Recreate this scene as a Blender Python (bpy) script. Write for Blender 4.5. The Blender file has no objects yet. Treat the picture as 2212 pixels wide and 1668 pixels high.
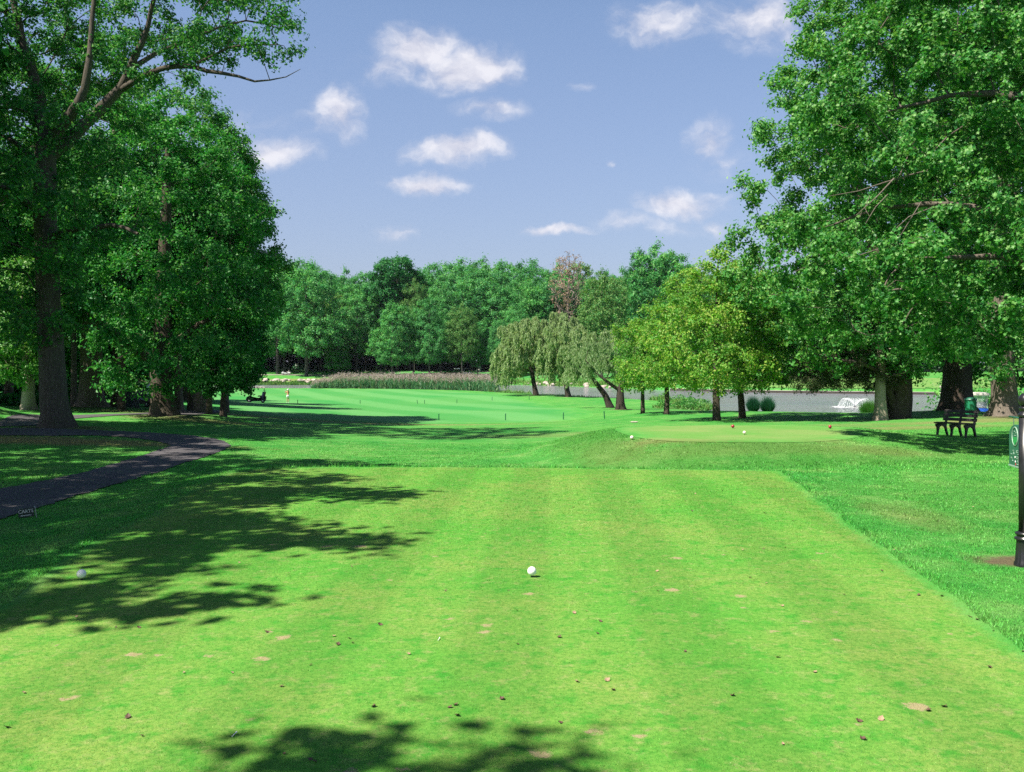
import bpy, bmesh, math
import numpy as np
from mathutils import Vector, Matrix, geometry

sc = bpy.context.scene
COL = sc.collection
R = math.radians

# ------------------------------------------------------------------ camera
# u, v below are pixels of a 2212 x 1668 frame; level camera, horizon at v = 795
F, UC, VH, HC = 2000.0, 1106.0, 795.0, 2.2
cam = bpy.data.cameras.new("camera")
cam.sensor_width = 36.0
cam.lens = 36.0 * F / 2212.0
cam.shift_y = -39.0 / 2212.0
cam.clip_start = 0.1
cam.clip_end = 5000.0
camo = bpy.data.objects.new("camera", cam)
camo.location = (0, 0, HC)
camo.rotation_euler = (math.pi / 2, 0, 0)
COL.objects.link(camo)
sc.camera = camo

# ------------------------------------------------------------------ light
SUN_EL, SUN_AZ = R(53), R(-124)
sdir = Vector((math.sin(SUN_AZ) * math.cos(SUN_EL), math.cos(SUN_AZ) * math.cos(SUN_EL), math.sin(SUN_EL)))
sun = bpy.data.lights.new("sun", 'SUN')
sun.energy = 5.0
sun.angle = R(0.5)
sun.color = (1.0, 0.93, 0.80)
suno = bpy.data.objects.new("sun", sun)
suno.rotation_euler = sdir.to_track_quat('Z', 'Y').to_euler()
COL.objects.link(suno)

sc.view_settings.view_transform = 'Standard'
sc.view_settings.look = 'None'
sc.view_settings.exposure = 1.12
sc.view_settings.gamma = 1.0
sc.cycles.max_bounces = 6
sc.cycles.diffuse_bounces = 3
sc.cycles.glossy_bounces = 3
sc.cycles.transmission_bounces = 4
sc.cycles.transparent_max_bounces = 8
sc.cycles.sample_clamp_indirect = 4.0
sc.cycles.use_denoising = False

class NT:
    """small helper round a node tree"""
    def __init__(s, nt): s.t = nt
    def n(s, typ, **kw):
        nd = s.t.nodes.new(typ)
        for k, v in kw.items(): setattr(nd, k, v)
        return nd
    def set(s, sock, v):
        if isinstance(v, bpy.types.NodeSocket): s.t.links.new(v, sock)
        elif v is not None: sock.default_value = v
    def math(s, op, a, b=None, c=None, clamp=False):
        nd = s.n('ShaderNodeMath', operation=op, use_clamp=clamp)
        s.set(nd.inputs[0], a)
        if b is not None: s.set(nd.inputs[1], b)
        if c is not None: s.set(nd.inputs[2], c)
        return nd.outputs[0]
    def vmath(s, op, a, b=None, out=0):
        nd = s.n('ShaderNodeVectorMath', operation=op)
        s.set(nd.inputs[0], a)
        if b is not None: s.set(nd.inputs[1], b)
        return nd.outputs[out]
    def mix(s, f, a, b, blend='MIX'):
        nd = s.n('ShaderNodeMix', data_type='RGBA', blend_type=blend)
        s.set(nd.inputs[0], f); s.set(nd.inputs[6], c4(a)); s.set(nd.inputs[7], c4(b))
        return nd.outputs[2]
    def noise(s, vec, scale, detail=3.0, rough=0.55, dist=0.0, out=0):
        nd = s.n('ShaderNodeTexNoise')
        if vec is not None: s.set(nd.inputs['Vector'], vec)
        nd.inputs['Scale'].default_value = scale; nd.inputs['Detail'].default_value = detail
        nd.inputs['Roughness'].default_value = rough; nd.inputs['Distortion'].default_value = dist
        return nd.outputs[out]
    def ramp(s, f, stops, interp='LINEAR'):
        nd = s.n('ShaderNodeValToRGB'); s.set(nd.inputs[0], f)
        cr = nd.color_ramp; cr.interpolation = interp
        while len(cr.elements) < len(stops): cr.elements.new(0.5)
        for e, (p, c) in zip(cr.elements, stops): e.position = p; e.color = c4(c)
        return nd.outputs[0]
    def range(s, v, a, b, c=0.0, d=1.0, smooth=False):
        nd = s.n('ShaderNodeMapRange')
        if smooth: nd.interpolation_type = 'SMOOTHSTEP'
        s.set(nd.inputs[0], v)
        for i, x in enumerate((a, b, c, d)): nd.inputs[i + 1].default_value = x
        return nd.outputs[0]
    def mapping(s, vec, scale=(1, 1, 1), rot=(0, 0, 0)):
        nd = s.n('ShaderNodeMapping'); s.set(nd.inputs[0], vec)
        nd.inputs['Scale'].default_value = scale; nd.inputs['Rotation'].default_value = rot
        return nd.outputs[0]
def c4(c):
    if isinstance(c, (tuple, list)) and len(c) == 3: return (c[0], c[1], c[2], 1.0)
    return c

# ------------------------------------------------------------------ sky with fair-weather clouds
world = bpy.data.worlds.new("World")
sc.world = world
world.use_nodes = True
w = NT(world.node_tree)
bg = world.node_tree.nodes['Background']
sky = w.n('ShaderNodeTexSky', sky_type='NISHITA', sun_disc=False, sun_elevation=SUN_EL, sun_rotation=SUN_AZ,
          altitude=50.0, air_density=1.0, dust_density=1.3, ozone_density=1.6)
SKY_STRENGTH = 0.087
bg.inputs[1].default_value = SKY_STRENGTH
tc = w.n('ShaderNodeTexCoord')
sep = w.n('ShaderNodeSeparateXYZ'); w.set(sep.inputs[0], tc.outputs['Generated'])
dy = w.math('MAXIMUM', sep.outputs[1], 0.02)
px = w.math('DIVIDE', sep.outputs[0], dy)
pz = w.math('DIVIDE', sep.outputs[2], dy)
comb = w.n('ShaderNodeCombineXYZ'); w.set(comb.inputs[0], px); w.set(comb.inputs[1], pz)
P = comb.outputs[0]
warp = w.noise(P, 9.0, 5.0, 0.62, out=1)
P2 = w.vmath('ADD', P, w.vmath('MULTIPLY', w.vmath('SUBTRACT', warp, (0.5, 0.5, 0.5)), (0.07, 0.06, 0.0)))
fine = w.noise(w.mapping(P2, (1, 1.35, 1)), 21.0, 7.0, 0.58)
CLOUDS = [(905, 100, 85, 52, 1.0), (1010, 140, 110, 60, 1.1), (850, 140, 95, 42, .55), (735, 240, 62, 62, .85), (690, 265, 70, 35, .45), (590, 322, 85, 38, .85),
          (1060, 243, 78, 30, .62), (985, 326, 104, 36, .95), (915, 400, 86, 26, .95), (1530, 300, 48, 52, .7), (1560, 345, 70, 32, .4), (1468, 437, 110, 34, .95), (1500, 455, 100, 22, .6),
          (1430, 45, 120, 52, .62), (1640, 30, 130, 80, .7), (1200, 494, 72, 13, .8), (845, 518, 52, 20, .5), (1340, 480, 75, 22, .42), (1545, 488, 45, 22, .5),
          (1255, 180, 28, 14, .28), (1322, 350, 10, 10, .4), (1430, 492, 130, 26, .3), (560, 262, 80, 40, .3), (-300, 200, 300, 90, .9), (2700, 260, 300, 80, .9)]
mask = None
for (u, v, ru, rv, a) in CLOUDS:
    c = ((u - UC) / F, (VH - v) / F, 0.0)
    d = w.vmath('MULTIPLY', w.vmath('SUBTRACT', P2, c), (F / ru, F / rv, 0.0))
    l = w.vmath('LENGTH', d, out=1)
    m = w.math('MULTIPLY', w.range(l, 1.35, 0.1), a)
    mask = m if mask is None else w.math('MAXIMUM', mask, m)
mask = w.math('ADD', mask, w.math('MULTIPLY', w.math('SUBTRACT', fine, 0.52), w.range(mask, 0.0, 0.3, 0.0, 1.5)))
mask = w.range(mask, 0.02, 0.9, smooth=True)
up = w.range(sep.outputs[1], 0.05, 0.3)
mask = w.math('MULTIPLY', mask, up, clamp=True)
general = w.range(w.noise(w.mapping(tc.outputs['Generated'], (1, 1, 2.5)), 3.2, 5.0, 0.6), 0.56, 0.74, 0.0, 0.7)
general = w.math('MULTIPLY', general, w.range(sep.outputs[1], 0.15, -0.1))
mask = w.math('MAXIMUM', mask, general)
skyc = w.mix(1.0, sky.outputs[0], (0.80, 0.88, 0.93), 'MULTIPLY')
# thin milky veil low over the horizon
veil = w.range(sep.outputs[2], 0.42, 0.0, 0.08, 0.62)
skyc = w.mix(veil, skyc, (1.95, 1.80, 2.78))
colr = w.mix(w.math('MULTIPLY', mask, 0.86), skyc, w.mix(w.range(fine, 0.35, 0.62), (3.3, 3.35, 4.0), (5.1, 5.0, 5.25)))
# sky above the view darkened on purpose, to lower its fill light in the shadows
colr = w.mix(1.0, colr, w.ramp(w.range(sep.outputs[2], 0.36, 0.8), [(0, (1, 1, 1)), (1, (.25, .32, .42))]), 'MULTIPLY')
w.set(bg.inputs[0], colr)

# ------------------------------------------------------------------ object helpers
def tag(o, label=None, cat=None, group=None, kind=None):
    if label: o['label'] = label
    if cat: o['category'] = cat
    if group: o['group'] = group
    if kind: o['kind'] = kind
    return o
def thing(name, label, cat, loc=(0, 0, 0), rotz=0.0, group=None):
    o = bpy.data.objects.new(name, None)
    o.empty_display_size = 0.2
    COL.objects.link(o); o.location = loc; o.rotation_euler = (0, 0, rotz)
    return tag(o, label, cat, group)
def link(name, me, m=None, parent=None):
    o = bpy.data.objects.new(name, me); COL.objects.link(o)
    if m is not None:
        if not me.materials: me.materials.append(m)
        elif me.materials[0] != m: o.material_slots[0].link = 'OBJECT'; o.material_slots[0].material = m
    if parent is not None: o.parent = parent
    return o
def mesh_np(name, V, Fc, smooth=False):
    V = np.ascontiguousarray(V, dtype=np.float32); Fc = np.ascontiguousarray(Fc, dtype=np.int32)
    me = bpy.data.meshes.new(name)
    me.vertices.add(len(V)); me.vertices.foreach_set('co', V.ravel())
    k = Fc.shape[1]
    me.loops.add(Fc.size); me.loops.foreach_set('vertex_index', Fc.ravel())
    me.polygons.add(len(Fc)); me.polygons.foreach_set('loop_start', np.arange(0, Fc.size, k, dtype=np.int32))
    me.update(calc_edges=True)
    if smooth: me.shade_smooth()
    else: me.shade_flat()
    return me
def copy_tree(o, parent=None):
    c = o.copy(); COL.objects.link(c)
    if parent is not None: c.parent = parent
    for ch in o.children: copy_tree(ch, c)
    return c

class MB:
    """collects primitives into one mesh"""
    def __init__(s): s.v = []; s.f = []
    def add(s, vs, fs, M=None):
        b = len(s.v)
        s.v += [tuple(M @ Vector(p)) if M is not None else tuple(p) for p in vs]
        s.f += [tuple(b + i for i in f) for f in fs]
        return s
    def box(s, c, d, rot=(0, 0, 0), taper=1.0):
        x, y, z = d[0] / 2, d[1] / 2, d[2] / 2; t = taper
        vs = [(-x, -y, -z), (x, -y, -z), (x, y, -z), (-x, y, -z), (-x * t, -y * t, z), (x * t, -y * t, z), (x * t, y * t, z), (-x * t, y * t, z)]
        fs = [(3, 2, 1, 0), (4, 5, 6, 7), (0, 1, 5, 4), (1, 2, 6, 5), (2, 3, 7, 6), (3, 0, 4, 7)]
        from mathutils import Euler
        return s.add(vs, fs, Matrix.Translation(c) @ Euler(rot).to_matrix().to_4x4())
    def tube(s, pts, rad, n=10, cap=True):
        pts = [Vector(p) for p in pts]
        if not hasattr(rad, '__len__'): rad = [rad] * len(pts)
        vs, fs = [], []; ref = Vector((0.13, 0.31, 0.94))
        for i, p in enumerate(pts):
            t = (pts[min(i + 1, len(pts) - 1)] - pts[max(i - 1, 0)]).normalized()
            a = t.cross(ref)
            if a.length < 1e-3: a = t.cross(Vector((1, 0, 0)))
            a.normalize(); b = t.cross(a)
            for k in range(n):
                an = 2 * math.pi * k / n
                vs.append(p + (a * math.cos(an) + b * math.sin(an)) * rad[i])
        for i in range(len(pts) - 1):
            for k in range(n):
                k2 = (k + 1) % n
                fs.append((i * n + k, i * n + k2, (i + 1) * n + k2, (i + 1) * n + k))
        if cap:
            fs.append(tuple(range(n - 1, -1, -1))); fs.append(tuple((len(pts) - 1) * n + k for k in range(n)))
        return s.add(vs, fs)
    def lathe(s, prof, n=24, c=(0, 0, 0), flute=0.0, nf=12):
        vs, fs = [], []
        for (r, z) in prof:
            for k in range(n):
                an = 2 * math.pi * k / n
                rr = r * (1 - flute * (0.5 + 0.5 * math.cos(nf * an)))
                vs.append((c[0] + rr * math.cos(an), c[1] + rr * math.sin(an), c[2] + z))
        for i in range(len(prof) - 1):
            for k in range(n):
                k2 = (k + 1) % n
                fs.append((i * n + k, i * n + k2, (i + 1) * n + k2, (i + 1) * n + k))
        fs.append(tuple(range(n - 1, -1, -1))); fs.append(tuple((len(prof) - 1) * n + k for k in range(n)))
        return s.add(vs, fs)
    def sphere(s, c, r, n=20, m=12, sc3=(1, 1, 1)):
        prof = [(r * math.sin(math.pi * i / m), -r * math.cos(math.pi * i / m)) for i in range(m + 1)]
        prof[0] = (r * 1e-3, -r); prof[-1] = (r * 1e-3, r)
        sub = MB().lathe(prof, n)
        return s.add([(c[0] + x * sc3[0], c[1] + y * sc3[1], c[2] + z * sc3[2]) for x, y, z in sub.v], sub.f)
    def prism(s, outline, th, M=None):
        """outline in local XZ, thickness along Y"""
        n = len(outline)
        vs = [(x, -th / 2, z) for x, z in outline] + [(x, th / 2, z) for x, z in outline]
        fs = [tuple(range(n)), tuple(range(2 * n - 1, n - 1, -1))]
        fs += [(i, n + i, n + (i + 1) % n, (i + 1) % n) for i in range(n)]
        return s.add(vs, fs, M)
    def build(s, name, m, parent=None, smooth=False, bevel=0.0):
        me = bpy.data.meshes.new(name); me.from_pydata(s.v, [], s.f); me.update()
        bm = bmesh.new(); bm.from_mesh(me); bmesh.ops.recalc_face_normals(bm, faces=bm.faces); bm.to_mesh(me); bm.free()
        if smooth: me.shade_smooth()
        else: me.shade_flat()
        o = link(name, me, m, parent)
        if bevel:
            md = o.modifiers.new("bevel", 'BEVEL'); md.width = bevel; md.segments = 2; md.limit_method = 'ANGLE'
        return o

# ------------------------------------------------------------------ materials
def new_mat(name):
    m = bpy.data.materials.new(name); m.use_nodes = True
    t = NT(m.node_tree); b = m.node_tree.nodes['Principled BSDF']
    return m, t, b
def plain(name, col, rough=0.5, metal=0.0, var=0.12, scale=14.0, spec=0.5, bump=0.0, coat=0.0):
    m, t, b = new_mat(name)
    tcn = t.n('ShaderNodeTexCoord')
    nz = t.noise(tcn.outputs['Object'], scale, 4.0, 0.6)
    f = t.range(nz, 0.3, 0.7, 1 - var, 1 + var)
    sc_ = t.n('ShaderNodeVectorMath', operation='SCALE')
    sc_.inputs[0].default_value = col; t.set(sc_.inputs['Scale'], f)
    t.set(b.inputs['Base Color'], sc_.outputs[0])
    t.set(b.inputs['Roughness'], t.range(nz, 0.3, 0.7, rough * 0.85, min(1, rough * 1.15)))
    b.inputs['Metallic'].default_value = metal
    b.inputs['Specular IOR Level'].default_value = spec
    b.inputs['Coat Weight'].default_value = coat
    if bump:
        bp = t.n('ShaderNodeBump'); bp.inputs['Strength'].default_value = bump; bp.inputs['Distance'].default_value = 0.01
        t.set(bp.inputs['Height'], nz); t.set(b.inputs['Normal'], bp.outputs[0])
    return m

def leaf_mat(name, cols, trans=0.32, rough=0.5, spec=0.3, patch=None, patch_scale=0.35):
    """per-leaf colour from a ramp, small shift per tree, part of the light passing through"""
    m, t, b = new_mat(name)
    gi = t.n('ShaderNodeNewGeometry')
    oi = t.n('ShaderNodeObjectInfo')
    n = len(cols)
    col = t.ramp(gi.outputs['Random Per Island'], [(i / max(1, n - 1), c) for i, c in enumerate(cols)])
    tcn = t.n('ShaderNodeTexCoord')
    if patch is not None:
        nz = t.noise(tcn.outputs['Object'], patch_scale, 3.0, 0.6)
        col = t.mix(t.range(nz, 0.45, 0.68), col, patch)
    hsv = t.n('ShaderNodeHueSaturation')
    t.set(hsv.inputs['Hue'], t.range(oi.outputs['Random'], 0, 1, 0.487, 0.513))
    t.set(hsv.inputs['Value'], t.range(oi.outputs['Random'], 0, 1, 1.14, 0.86))
    t.set(hsv.inputs['Color'], col)
    col = hsv.outputs[0]
    t.set(b.inputs['Base Color'], col)
    b.inputs['Roughness'].default_value = rough
    b.inputs['Specular IOR Level'].default_value = spec
    tr = t.n('ShaderNodeBsdfTranslucent')
    t.set(tr.inputs['Color'], t.mix(1.0, col, (1.35, 1.4, 0.7), 'MULTIPLY'))
    mx = t.n('ShaderNodeMixShader'); mx.inputs[0].default_value = trans
    t.set(mx.inputs[1], b.outputs[0]); t.set(mx.inputs[2], tr.outputs[0])
    out = m.node_tree.nodes['Material Output']
    t.set(out.inputs['Surface'], mx.outputs[0])
    return m

def bark_mat(name, c1, c2, scale=1.0, bump=0.9):
    m, t, b = new_mat(name)
    tcn = t.n('ShaderNodeTexCoord')
    v = t.mapping(tcn.outputs['Object'], (7 * scale, 7 * scale, 1.1 * scale))
    n1 = t.noise(v, 3.0, 6.0, 0.65, 0.6)
    vo = t.n('ShaderNodeTexVoronoi', feature='DISTANCE_TO_EDGE'); t.set(vo.inputs['Vector'], t.mapping(tcn.outputs['Object'], (11 * scale, 11 * scale, 1.7 * scale)))
    vo.inputs['Scale'].default_value = 1.0
    cr = t.range(vo.outputs['Distance'], 0.0, 0.22)
    n3 = t.noise(t.mapping(tcn.outputs['Object'], (16 * scale, 16 * scale, 1.6 * scale)), 2.0, 5.0, 0.7, 1.2)
    h = t.math('ADD', t.math('ADD', t.math('MULTIPLY', n1, 0.55), t.math('MULTIPLY', n3, 0.5)), t.math('MULTIPLY', cr, 0.12))
    big = t.noise(tcn.outputs['Object'], 0.9 * scale, 3.0, 0.6)
    col = t.ramp(h, [(0.25, tuple(x * 0.45 for x in c1)), (0.6, c1), (0.95, c2)])
    col = t.mix(t.range(big, 0.5, 0.75, 0.0, 0.45), col, (0.045, 0.06, 0.03))
    t.set(b.inputs['Base Color'], col)
    b.inputs['Roughness'].default_value = 0.9
    b.inputs['Specular IOR Level'].default_value = 0.15
    bp = t.n('ShaderNodeBump'); bp.inputs['Strength'].default_value = bump; bp.inputs['Distance'].default_value = 0.05
    t.set(bp.inputs['Height'], h); t.set(b.inputs['Normal'], bp.outputs[0])
    return m

# turf colours, from the world position so that blades and soil agree
def turf_colour(t, kind):
    g = t.n('ShaderNodeNewGeometry'); pos = g.outputs['Position']
    sp = t.n('ShaderNodeSeparateXYZ'); t.set(sp.inputs[0], pos)
    X, Y = sp.outputs[0], sp.outputs[1]
    if kind == 'tee':
        big = t.noise(pos, 0.45, 4.0, 0.6)
        mid = t.noise(pos, 4.6, 6.0, 0.65)
        fin = t.noise(pos, 22.0, 4.0, 0.75)
        col = t.mix(t.range(big, 0.38, 0.62), (0.085, 0.26, 0.034), (0.165, 0.265, 0.055))
        col = t.mix(t.range(mid, 0.5, 0.66, 0.0, 0.85), col, (0.035, 0.225, 0.020))
        col = t.mix(t.range(t.noise(pos, 6.5, 5.0, 0.7), 0.53, 0.68, 0.0, 0.75), col, (0.235, 0.27, 0.095))
        col = t.mix(t.range(fin, 0.42, 0.68, 0.0, 0.75), col, (0.035, 0.165, 0.018))
        s = t.math('SINE', t.math('MULTIPLY', t.math('SUBTRACT', X, t.math('MULTIPLY', Y, 0.04)), 4.2))
        st = t.math('MULTIPLY', t.range(s, -0.3, 0.3, 0.94, 1.07), 1.0)
        sc_ = t.n('ShaderNodeVectorMath', operation='SCALE'); t.set(sc_.inputs[0], col); t.set(sc_.inputs['Scale'], st)
        col = sc_.outputs[0]
        # old divots, sandy and bare, thickest in the middle of the teeing ground
        vo = t.n('ShaderNodeTexVoronoi'); t.set(vo.inputs['Vector'], t.vmath('ADD', pos, t.vmath('MULTIPLY', t.noise(pos, 11.0, 4.0, 0.7, out=1), (0.26, 0.16, 0)))); vo.inputs['Scale'].default_value = 2.9
        spc = t.n('ShaderNodeSeparateXYZ'); t.set(spc.inputs[0], vo.outputs['Color'])
        rad = t.range(spc.outputs[0], 0.15, 1.0, 0.0, 0.27)
        reg = t.noise(pos, 0.5, 2.0, 0.5)
        near = t.math('MULTIPLY', t.range(t.math('ABSOLUTE', t.math('SUBTRACT', X, 0.0)), 2.2, 4.6, 1.0, 0.35), t.range(Y, 11.5, 15.0, 1.0, 0.15))
        rad = t.math('MULTIPLY', t.math('MULTIPLY', rad, near), t.range(reg, 0.38, 0.55, 0.4, 1.1))
        dv = t.math('SUBTRACT', t.math('ADD', rad, t.math('MULTIPLY', t.math('SUBTRACT', fin, 0.55), 0.22)), vo.outputs['Distance'])
        col = t.mix(t.range(dv, 0.0, 0.09, 0.0, 0.85), col, t.mix(fin, (0.24, 0.19, 0.10), (0.36, 0.29, 0.19)))
    elif kind == 'front':
        big = t.noise(pos, 0.4, 3.0, 0.6); fin = t.noise(pos, 16.0, 3.0, 0.7)
        col = t.mix(t.range(big, 0.35, 0.65), (0.10, 0.26, 0.05), (0.19, 0.265, 0.085))
        col = t.mix(t.range(fin, 0.35, 0.75, 0.0, 0.35), col, (0.06, 0.2, 0.03))
    elif kind == 'fairway':
        big = t.noise(pos, 0.06, 4.0, 0.6); fin = t.noise(pos, 3.0, 3.0, 0.7)
        col = t.mix(t.range(big, 0.35, 0.65), (0.040, 0.235, 0.052), (0.075, 0.255, 0.062))
        d = t.math('ADD', t.math('MULTIPLY', X, 0.62), t.math('MULTIPLY', Y, 0.25))
        d = t.math('ADD', d, t.math('MULTIPLY', big, 1.5))
        s = t.math('SINE', t.math('MULTIPLY', d, 1.15))
        col = t.mix(t.range(s, -0.5, 0.5, 0.0, 0.6), col, (0.12, 0.31, 0.10))
        col = t.mix(t.range(fin, 0.4, 0.8, 0.0, 0.3), col, (0.03, 0.19, 0.03))
    else:
        big = t.noise(pos, 0.13, 4.0, 0.6); mid = t.noise(pos, 0.9, 4.0, 0.65); fin = t.noise(pos, 7.0, 4.0, 0.7)
        col = t.mix(t.range(big, 0.36, 0.62), (0.040, 0.24, 0.038), (0.085, 0.29, 0.052))
        col = t.mix(t.range(mid, 0.48, 0.68, 0.0, 0.8), col, (0.17, 0.325, 0.09))
        col = t.mix(t.range(mid, 0.42, 0.25, 0.0, 0.7), col, (0.018, 0.19, 0.028))
        col = t.mix(t.range(fin, 0.4, 0.8, 0.0, 0.45), col, (0.025, 0.17, 0.02))
        # dry tan wear: front slope of the forward tee, round the big trees, by the path
        def spot(cx, cy, rx, ry, amt):
            d = t.vmath('MULTIPLY', t.vmath('SUBTRACT', pos, (cx, cy, 0)), (1 / rx, 1 / ry, 0))
            l = t.vmath('LENGTH', d, out=1)
            l = t.math('ADD', l, t.math('MULTIPLY', t.math('SUBTRACT', fin, 0.5), 1.1))
            l = t.math('ADD', l, t.math('MULTIPLY', t.math('SUBTRACT', mid, 0.5), 1.4))
            return t.range(l, 1.15, 0.55, 0.0, amt)
        tan = (0.23, 0.185, 0.085)
        for a in DRY: col = t.mix(spot(*a), col, tan)
        for a in OLIVE: col = t.mix(spot(*a), col, (0.055, 0.15, 0.022))
        mudf = None
        for a in MUD:
            sp_ = spot(*a); mudf = sp_ if mudf is None else t.math('MAXIMUM', mudf, sp_)
        col = t.mix(mudf, col, (0.125, 0.095, 0.06))
        # paler grass bank beyond the pond, shade of the far wood put into the ground colour
        wood_shade = t.math('MULTIPLY', t.range(Y, 262.0, 285.0), 0.9)
        col = t.mix(wood_shade, col, (0.03, 0.05, 0.02))
    return col
OLIVE = [(6, 22.8, 7, 1.6, .45), (2.2, 27, 1.2, 3.5, .5), (13, 25, 3, 2, .3), (8, 15, 3, 4, .2)]
DRY = [(6.5, 23.2, 4.5, .7, .3), (2.6, 24.5, .9, 1.6, .3), (9.5, 23.5, 1.6, .8, .3), (-16.5, 31.0, 7.5, 1.3, .85), (-24, 29.5, 6, 1.4, .9), (4.6, 24.6, 1.6, .8, .6), (8.0, 24.4, 1.2, .7, .35), (12.5, 36.5, 9, 1.6, .55), (9, 40, 12, 2.0, .35), (6.0, 14, .6, 1.6, .3), (20.5, 39.5, 4, 1.5, .6),
       (-10, 56, 13, 1.6, .75), (-7, 66, 9, 1.0, .3), (-40, 232, 24, 5.5, .8), (14, 215, 14, 6, .4), (-22, 52, 4, 1.4, .5), (-15, 45.5, 4, 1.2, .6)]
MUD = [(5.75, 10.6, .5, .35, .95), (-17.2, 35.0, 2.4, 2.2, .75), (-25, 55, 2.6, 2.2, .7), (-17.6, 47, 2.2, 1.6, .7), (22.6, 41.6, 2.2, 1.6, .85), (24, 50, 1.6, 1.6, .6), (8.3, 70, 1.0, 1.0, .7), (12.5, 50, .7, .7, .5), (-9.7, 17.6, .4, .4, .9), (3, 125, 2, 1.5, .5), (7.6, 120, 2, 1.5, .5)]

def turf_mat(name, kind, blade=False, soft=0.0):
    m, t, b = new_mat(name)
    col = turf_colour(t, kind)
    if soft and not blade:
        at_ = t.n('ShaderNodeAttribute', attribute_name='edge')
        g0 = t.n('ShaderNodeNewGeometry')
        jag = t.math('MULTIPLY', t.math('SUBTRACT', t.noise(g0.outputs['Position'], 3.0 / soft, 4.0, 0.7), 0.5), soft * 1.6)
        col = t.mix(t.range(t.math('ADD', at_.outputs['Fac'], jag), 0.0, soft, 0.0, 1.0, smooth=True), turf_colour(t, 'rough'), col)
    if blade:
        gi = t.n('ShaderNodeNewGeometry')
        r = gi.outputs['Random Per Island']
        hsv = t.n('ShaderNodeHueSaturation')
        t.set(hsv.inputs['Hue'], t.range(r, 0, 1, 0.485, 0.515)); t.set(hsv.inputs['Value'], t.range(t.math('FRACT', t.math('MULTIPLY', r, 7.31)), 0, 1, 0.55, 2.5))
        t.set(hsv.inputs['Color'], col); col = hsv.outputs[0]
        b.inputs['Roughness'].default_value = 0.45
        b.inputs['Specular IOR Level'].default_value = 0.3
        tr = t.n('ShaderNodeBsdfTranslucent'); t.set(tr.inputs['Color'], t.mix(1.0, col, (1.4, 1.2, 0.8), 'MULTIPLY'))
        mx = t.n('ShaderNodeMixShader'); mx.inputs[0].default_value = 0.4
        t.set(mx.inputs[1], b.outputs[0]); t.set(mx.inputs[2], tr.outputs[0])
        t.set(m.node_tree.nodes['Material Output'].inputs['Surface'], mx.outputs[0])
    else:
        g = t.n('ShaderNodeNewGeometry')
        b.inputs['Roughness'].default_value = 0.85
        b.inputs['Specular IOR Level'].default_value = 0.12
        sc_b = {'tee': 60.0, 'front': 40.0, 'fairway': 9.0}.get(kind, 11.0)
        nz = t.noise(g.outputs['Position'], sc_b, 5.0, 0.75)
        bp = t.n('ShaderNodeBump'); bp.inputs['Strength'].default_value = {'tee': .5, 'front': .5, 'fairway': .35}.get(kind, .8)
        bp.inputs['Distance'].default_value = {'tee': .012, 'front': .02, 'fairway': .05}.get(kind, .09)
        t.set(bp.inputs['Height'], nz); t.set(b.inputs['Normal'], bp.outputs[0])
    t.set(b.inputs['Base Color'], col)
    return m

# ------------------------------------------------------------------ terrain
def at(u, v, Y): return np.array([(u - UC) * Y / F, Y, HC + (VH - v) * Y / F])
def gp(u, v, z): Y = (HC - z) * F / (v - VH); return ((u - UC) * Y / F, Y)
ZW = -2.0
CTRL = [(-40, -10, 0), (40, -10, 0), (0, -10, 0), (-10, 2, -.12), (10, 0, 0), (0, 5, 0), (0, 15, -.12), (6, 10, 0), (12, 12, .05), (8, 20, -.05), (14, 20, .08), (20, 18, .15), (13.9, 29, 0), (20, 30, .05),
        (30, 30, .25), (24, 50, -.22), (22.3, 42, -.08), (18.8, 45, -.27), (14.3, 48, -.51), (10.4, 47, -.46), (12.4, 50, -.5), (9.5, 57, -.65), (8.5, 60, -.74), (8.2, 70, -1.05), (8, 78, -1.1),
        (18, 75, -1.4), (14, 86, -1.55), (10, 125, -1.62), (3.06, 125, -1.45), (7.7, 120, -1.56), (27, 72, -1.35), (38, 78, -1.3), (50, 80, -.8), (31.8, 63, -1.35), (28, 47, -.3), (33, 45, -.15), (45, 45, .2), (45, 20, .5),
        (0, 25, -.42), (-5, 28, -.5), (0, 35, -.7), (-5, 40, -.78), (0, 58, -1.28), (-10, 58, -1.2), (-13, 62, -1.2), (-27, 112, -2.06), (0, 112, -1.85), (-20, 90, -1.72), (0, 85, -1.62), (-5, 150, -1.86),
        (-20, 170, -1.72), (-50, 176, -1.74), (-60, 120, -1.8), (6.1, 60, -1.08), (3.9, 105, -1.62), (6, 35, -.4), (12, 36, -.25), (10, 41, -.42), (3, 30, -.45),
        (-9.4, 17, -.30), (-9.7, 32, -.46), (-12.2, 34.5, -.33), (-7, 24, -.36), (-17.2, 35, -.2), (-20, 20, -.22), (-20, 28, -.25), (-35, 35, .15), (-25, 55, -.28), (-17.6, 47, -.42), (-15.6, 50, -.55), (-18.8, 56, -.48), (-40, 60, .1), (-30, 90, -.9), (-60, 90, 0), (-60, 60, .6),
        (-60, 245, .25), (-30, 245, .25), (0, 245, .1), (30, 250, .3), (60, 200, -.7), (80, 170, -.9), (-60, 233, -.7), (0, 238, -.8), (-30, 238, -.5), (60, 158, -1.2), (100, 200, 0), (-100, 245, .5), (-60, 300, 1.8), (0, 300, 1.8), (60, 300, 1.5), (120, 300, 1.5), (-120, 300, 2),
        (30, 190, -1.0), (140, 90, 1.0), (140, 150, 0.5), (400, 600, 5), (-400, 600, 5), (0, 600, 5), (600, 0, 3), (-600, 0, 3), (0, -200, 0), (0, 1500, 6), (-1200, 1200, 6), (1200, 1200, 6)]
CT = np.array(CTRL, float)
def _phi(d2): return 0.5 * d2 * np.log(d2 + 1e-9)
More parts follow.
